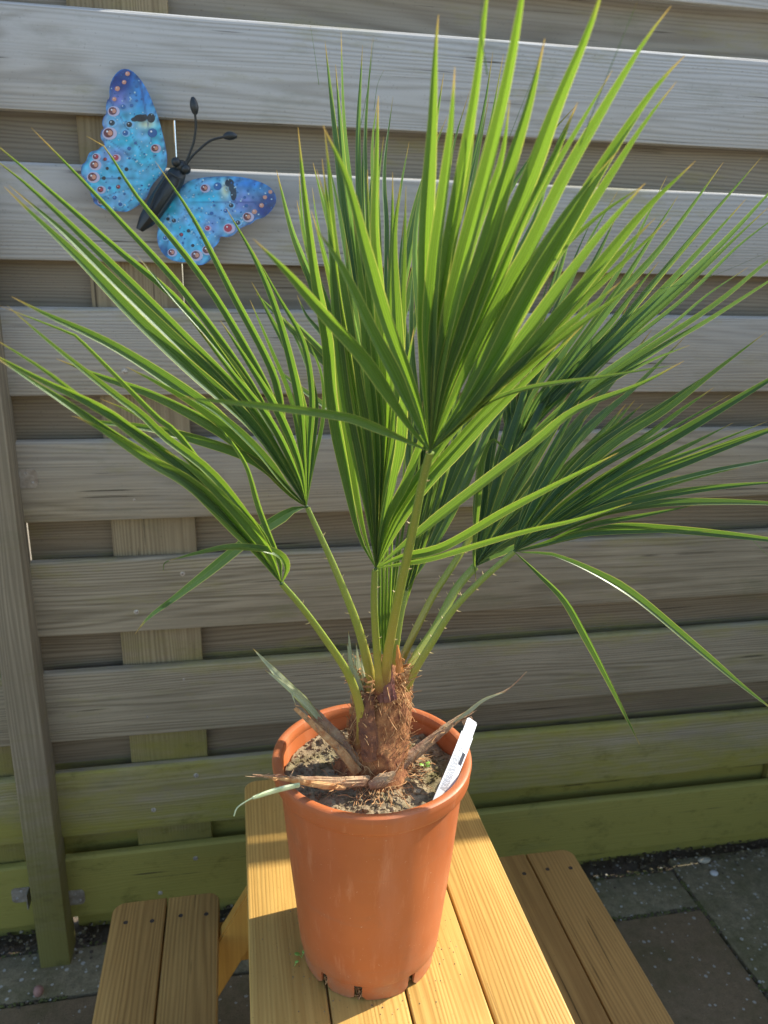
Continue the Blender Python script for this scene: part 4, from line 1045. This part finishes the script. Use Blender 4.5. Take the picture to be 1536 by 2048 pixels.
def wingcol(X, Y, left, ed):
    nz_ = noise.noise(Vector((X*.012, Y*.012, 3))); n2 = noise.noise(Vector((X*.03, Y*.03, 7)))
    c = mixc(CY, LB, .5+1.0*nz_)
    if left:
        tip = max(gauss(X, Y, 410, 160, 130, 150), .0); c = mixc(c, DB, tip*1.3); c = mixc(c, BL, gauss(X, Y, 560, 260, 70, 110))
        c = mixc(c, PU, .8*gauss(X, Y, 400, 300, 60, 60)+.75*gauss(X, Y, 390, 620, 90, 45)); c = mixc(c, CR, .9*gauss(X, Y, 570, 440, 55, 28))
        c = mixc(c, CY, .8*gauss(X, Y, 560, 640, 110)); c = mixc(c, DB, .9*gauss(X, Y, 275, 890, 40))
        pu = gauss(X, Y, 320, 440, 30, 110)
    else:
        tip = gauss(X, Y, 1320, 930, 150, 120); c = mixc(c, DB, tip*1.35); c = mixc(c, BL, gauss(X, Y, 1180, 790, 130, 40))
        c = mixc(c, PU, .8*gauss(X, Y, 1130, 900, 80, 70)+.6*gauss(X, Y, 960, 1030, 50, 60)); c = mixc(c, CR, .95*gauss(X, Y, 1035, 825, 26, 55))
        c = mixc(c, DB, .8*gauss(X, Y, 670, 1190, 50)); pu = gauss(X, Y, 1100, 1060, 100, 40)
    c = mixc(c, (.45, .42, .62), .55*pu); c = mixc(c, BL, max(0, min(.85, (11-ed)/11)) if ed < 11 else 0)
    # veins radiating from the body
    cx, cy = (640, 760) if left else (740, 900)
    an = math.atan2(Y-cy, X-cx); vv = abs(sin(an*9+.3*sin(an*2)))
    if vv < .16 and math.hypot(X-cx, Y-cy) > 60: c = mixc(c, (.03, .07, .25), .8*(1-vv/.16))
    if ed < 34 and abs(n2) < .9:
        fac = .85*(1-ed/34)*(.45+.55*sin(X*.11+Y*.09)); c = mixc(c, (.02, .03, .18), max(0, fac))
    return tuple(max(0.0, (q**1.12)*(1+.55*n2)) for q in c)
MAR, ORG, BLK, DBL, PAL, RED = (.13, .02, .025), (.60, .27, .17), (.015, .02, .03), (.02, .12, .36), (.50, .48, .66), (.42, .03, .06)
SPL = [(370,360,24,MAR,1),(345,490,29,MAR,1),(620,580,21,MAR,1),(262,678,24,MAR,1),(250,750,26,MAR,1),(270,630,17,MAR,1),(388,636,18,RED,1),(325,645,11,MAR,0),(298,824,18,MAR,1),(298,895,14,MAR,1),
 (458,140,14,ORG,0),(438,190,13,ORG,0),(398,228,15,ORG,0),(380,290,13,ORG,0),(432,335,15,DBL,0),(482,328,11,DBL,0),(512,300,9,DBL,0),(543,290,8,DBL,0),(512,215,10,DBL,0),(496,190,7,DBL,0),(468,440,17,BLK,1),(445,490,17,DBL,1),
 (605,490,29,DBL,0),(365,430,18,BLK,1),(505,550,9,DBL,0),(468,582,12,DBL,0),(338,700,10,BLK,0),(452,705,12,BLK,0),(318,757,12,BLK,0),(403,808,13,MAR,0),(410,757,10,BLK,0),(352,815,10,DBL,0),(382,872,13,DBL,0),(415,912,12,DBL,1),(470,640,7,DBL,0),(440,850,8,DBL,0),(500,850,8,DBL,0)]
SPR = [(1052,1052,24,RED,1),(1165,985,23,MAR,1),(912,815,20,MAR,1),(860,1212,25,MAR,1),(925,1180,23,MAR,1),(718,1195,19,MAR,1),(930,1052,14,RED,1),(1302,838,12,ORG,0),(1270,870,12,ORG,0),(1250,918,14,ORG,0),(1208,955,15,ORG,0),(1158,972,10,ORG,0),
 (990,805,24,DBL,0),(1170,830,9,DBL,0),(1150,870,9,DBL,0),(1160,920,11,DBL,0),(1070,918,14,BLK,1),(1038,950,13,DBL,1),(955,965,11,DBL,0),(970,918,8,DBL,0),(775,1090,12,MAR,0),(732,1008,13,BLK,1),(697,998,11,BLK,1),(850,1010,9,BLK,0),(818,1068,11,BLK,0),(843,1155,10,BLK,0),(680,1110,14,DBL,1),(785,1140,7,DBL,0),(1200,870,8,DBL,0),(1110,1020,15,BLK,1),(890,1110,8,DBL,0)]
def m_paint():
    mt, t, b = newmat('painted_metal_wing'); n = N(t); a = n.node('ShaderNodeVertexColor', layer_name='paint'); o = n.objvec(False)
    c = n.mix(n.rng(n.noise(o, 60, 4, .6), .4, .7, 0, .10), a.outputs[0], (.30, .55, .72)); t.links.new(c, b.inputs['Base Color'])
    b.inputs['Roughness'].default_value = .38; b.inputs['Coat Weight'].default_value = .25; return mt
M['paint'] = m_paint()
def wing(outline, left, spots, patches, seed):
    pl = smooth_poly(outline, 1); st = 9; pts = [Vector(p) for p in pl]; nb = len(pts)
    def ed(X, Y): return min((Vector((X, Y))-q).length for q in pts)
    xs_ = [p[0] for p in pl]; ys_ = [p[1] for p in pl]; x = min(xs_)
    while x < max(xs_):
        y = min(ys_)
        while y < max(ys_):
            if inside((x, y), pl) and ed(x, y) > 6: pts_add.append(Vector((x, y))) if False else pts.append(Vector((x+.01*(y % 7), y)))
            y += st
        x += st
    pl_pts = [Vector(p) for p in pl]
    def ed2(v): return min((v-q).length for q in pl_pts)
    r = geometry.delaunay_2d_cdt(pts, [], [list(range(nb))], 1, 1e-4)
    mb = MB(); vs = r[0]; F = r[2]
    for v in vs: mb.v.append(WP(v.x, v.y)); mb.col.append(wingcol(v.x, v.y, left, ed2(v)))
    k = len(vs)
    for v in vs: mb.v.append(WP(v.x, v.y, .0022)); mb.col.append(BL)
    for f in F: mb.quad_uv(list(f)); mb.quad_uv([q+k for q in f][::-1])
    # rim
    from collections import Counter
    cnt = Counter()
    for f in F:
        for i in range(len(f)): cnt[tuple(sorted((f[i], f[(i+1) % len(f)])))] += 1
    for (a, b), c in cnt.items():
        if c == 1: mb.quad_uv([a, b, b+k, a+k])
    def disc(X, Y, rx, ry, col, h, dome=0, n=18):
        b0 = len(mb.v); mb.v.append(WP(X, Y, -h-dome)); mb.col.append(col)
        for q in range(n): a = 2*pi*q/n; mb.v.append(WP(X+rx*cos(a), Y+ry*sin(a), -h)); mb.col.append(col)
        for q in range(n): mb.quad_uv([b0, b0+1+q, b0+1+(q+1) % n])
    for (X, Y, rx, ry) in patches: disc(X, Y, rx, ry, BLK, .0003)
    rs = random.Random(seed)
    for (X, Y, rr, c, halo) in spots:
        if halo: disc(X+rr*.25, Y+rr*.1, rr*1.5, rr*1.28, PAL if c in (MAR, RED) else LB, .0005)
        disc(X, Y, rr, rr*.95, c, .0008)
        if c == MAR: disc(X+rr*.35, Y, rr*.5, rr*.55, ORG if rr > 18 else RED, .0011)
        if rr > 12: disc(X-rr*.25, Y-rr*.3, rr*.2, rr*.2, (.8, .85, .9), .0014)
    for _ in range(230):
        X = rs.uniform(min(xs_), max(xs_)); Y = rs.uniform(min(ys_), max(ys_))
        if inside((X, Y), pl) and ed2(Vector((X, Y))) > 14 and all(math.hypot(X-s_[0], Y-s_[1]) > s_[2]*1.5 for s_ in spots):
            r_ = rs.uniform(3, 5.5); disc(X, Y, r_, r_, (.45, .68, .78) if rs.random() < .6 else DBL, .0006, .0008, 8)
    # edge tips of the forewing scallops
    return mb.build('wing', M['paint'], bf, smooth=True)
wing(LW, True, SPL, [(535, 402, 40, 22), (597, 402, 24, 28), (500, 410, 22, 13), (560, 395, 14, 16)], 1)
wing(RW, False, SPR, [(1060, 785, 27, 24), (1084, 848, 18, 42), (1074, 815, 17, 26)], 2)
# body: faceted lantern like trunk
def bodysec(X, Y): return Vector((X, Y))
bb_ = MB()
ax_pts = [(775, 705, 30, .006), (757, 722, 46, .013), (735, 760, 56, .016), (690, 830, 57, .018), (640, 905, 55, .018), (600, 968, 52, .017), (566, 1015, 42, .014), (528, 1064, 20, .008)]
n_ = 10
pd = Vector((-adir.y, adir.x))
for (X, Y, w, th) in ax_pts:
    for k in range(n_):
        a = 2*pi*(k+.5)/n_; q = Vector((X, Y))+pd*(w*1.18*cos(a)); bb_.v.append(P(cpx(q.x, q.y), -.037-th*sin(a)))
for i in range(len(ax_pts)-1):
    for k in range(n_): bb_.quad_uv([i*n_+k, i*n_+(k+1) % n_, (i+1)*n_+(k+1) % n_, (i+1)*n_+k])
bb_.quad_uv(list(range(n_))); bb_.quad_uv([(len(ax_pts)-1)*n_+k for k in range(n_)][::-1])
# raised panel frame on the back
fr = [(700, 722), (772, 762), (760, 800), (640, 980), (590, 940), (620, 850)]
pp = [P(cpx(*q), -.0560) for q in fr]; pp.append(pp[0]); bb_.tube([p for p in pp], .0016, 6)
pp = [P(cpx(*q), -.053) for q in ((560, 930), (590, 975), (630, 1005))]; bb_.tube(pp, .0018, 6)
bb_.build('body', M['black'], bf)
hd = MB()
for (X, Y, r, yy) in ((775, 690, .0105, -.038), (745, 662, .0075, -.046), (803, 705, .0078, -.046)):
    bm = bmesh.new(); bmesh.ops.create_uvsphere(bm, u_segments=20, v_segments=12, radius=r, matrix=Matrix.Translation(P(cpx(X, Y), yy))); hd.add_bm(bm)
hd.build('head', M['black'], bf)
for pts_, club in (([(790, 690), (822, 620), (850, 540), (862, 450), (856, 370)], ((858, 380), (855, 352), (850, 318), (845, 288), (842, 278))), ([(797, 690), (830, 640), (880, 590), (950, 535), (1035, 512)], ((1025, 513), (1050, 508), (1072, 507), (1095, 508), (1106, 509)))):
    am = MB(); c = catmull([P(cpx(*q), -.045-.004*i) for i, q in enumerate(pts_)], 24); am.tube(c, .0019, 8)
    c2 = catmull([P(cpx(*q), -.060) for q in club], 12); am.tube(c2, [.0019+.0047*sin(pi*min(1, (i+.8)/13))**.8 for i in range(13)], 10)
    am.build('antenna', M['black'], bf)
# moss and grit packed in the joints of the paving
ms = MB(); rm = random.Random(31)
def joint(xa, ya, xb, yb, n):
    for i in range(n):
        t = rm.random(); w = rm.gauss(0, .0028); dx, dy = xb-xa, yb-ya; L = math.hypot(dx, dy)
        if noise.noise(Vector((xa+dx*t, ya+dy*t, 5))*6) < -.15: continue
        x = xa+dx*t-dy/L*w; y = ya+dy*t+dx/L*w; q = rm.uniform(.0012, .0034)
        bm = bmesh.new(); bmesh.ops.create_icosphere(bm, subdivisions=1, radius=q)
        for v in bm.verts: v.co = Vector((x, y, GZ-.0012))+Vector((v.co.x*1.3, v.co.y*1.3, v.co.z*.8))*(1+.5*noise.noise(v.co*700+Vector((i, 0, 0))))
        ms.add_bm(bm, 0 if rm.random() < .6 else 1)
joint(-.75, -.132, -.1, -.132, 300); joint(.45, -.132, 1.035, -.132, 420); joint(1.035, -.70, 1.035, 0, 620); joint(1.035, -.36, 1.6, -.36, 200); joint(-.7, -.004, 1.6, -.004, 700); joint(.70, -.132, .70, 0, 60)
tag(ms.build('joint_moss', [simple('moss', (.075, .085, .02), .95, 0, (300, .6, .002), (80, (.13, .13, .04))), M['earth']]), 'moss and dirt packed into the joints between the paving slabs', 'moss', kind='stuff')
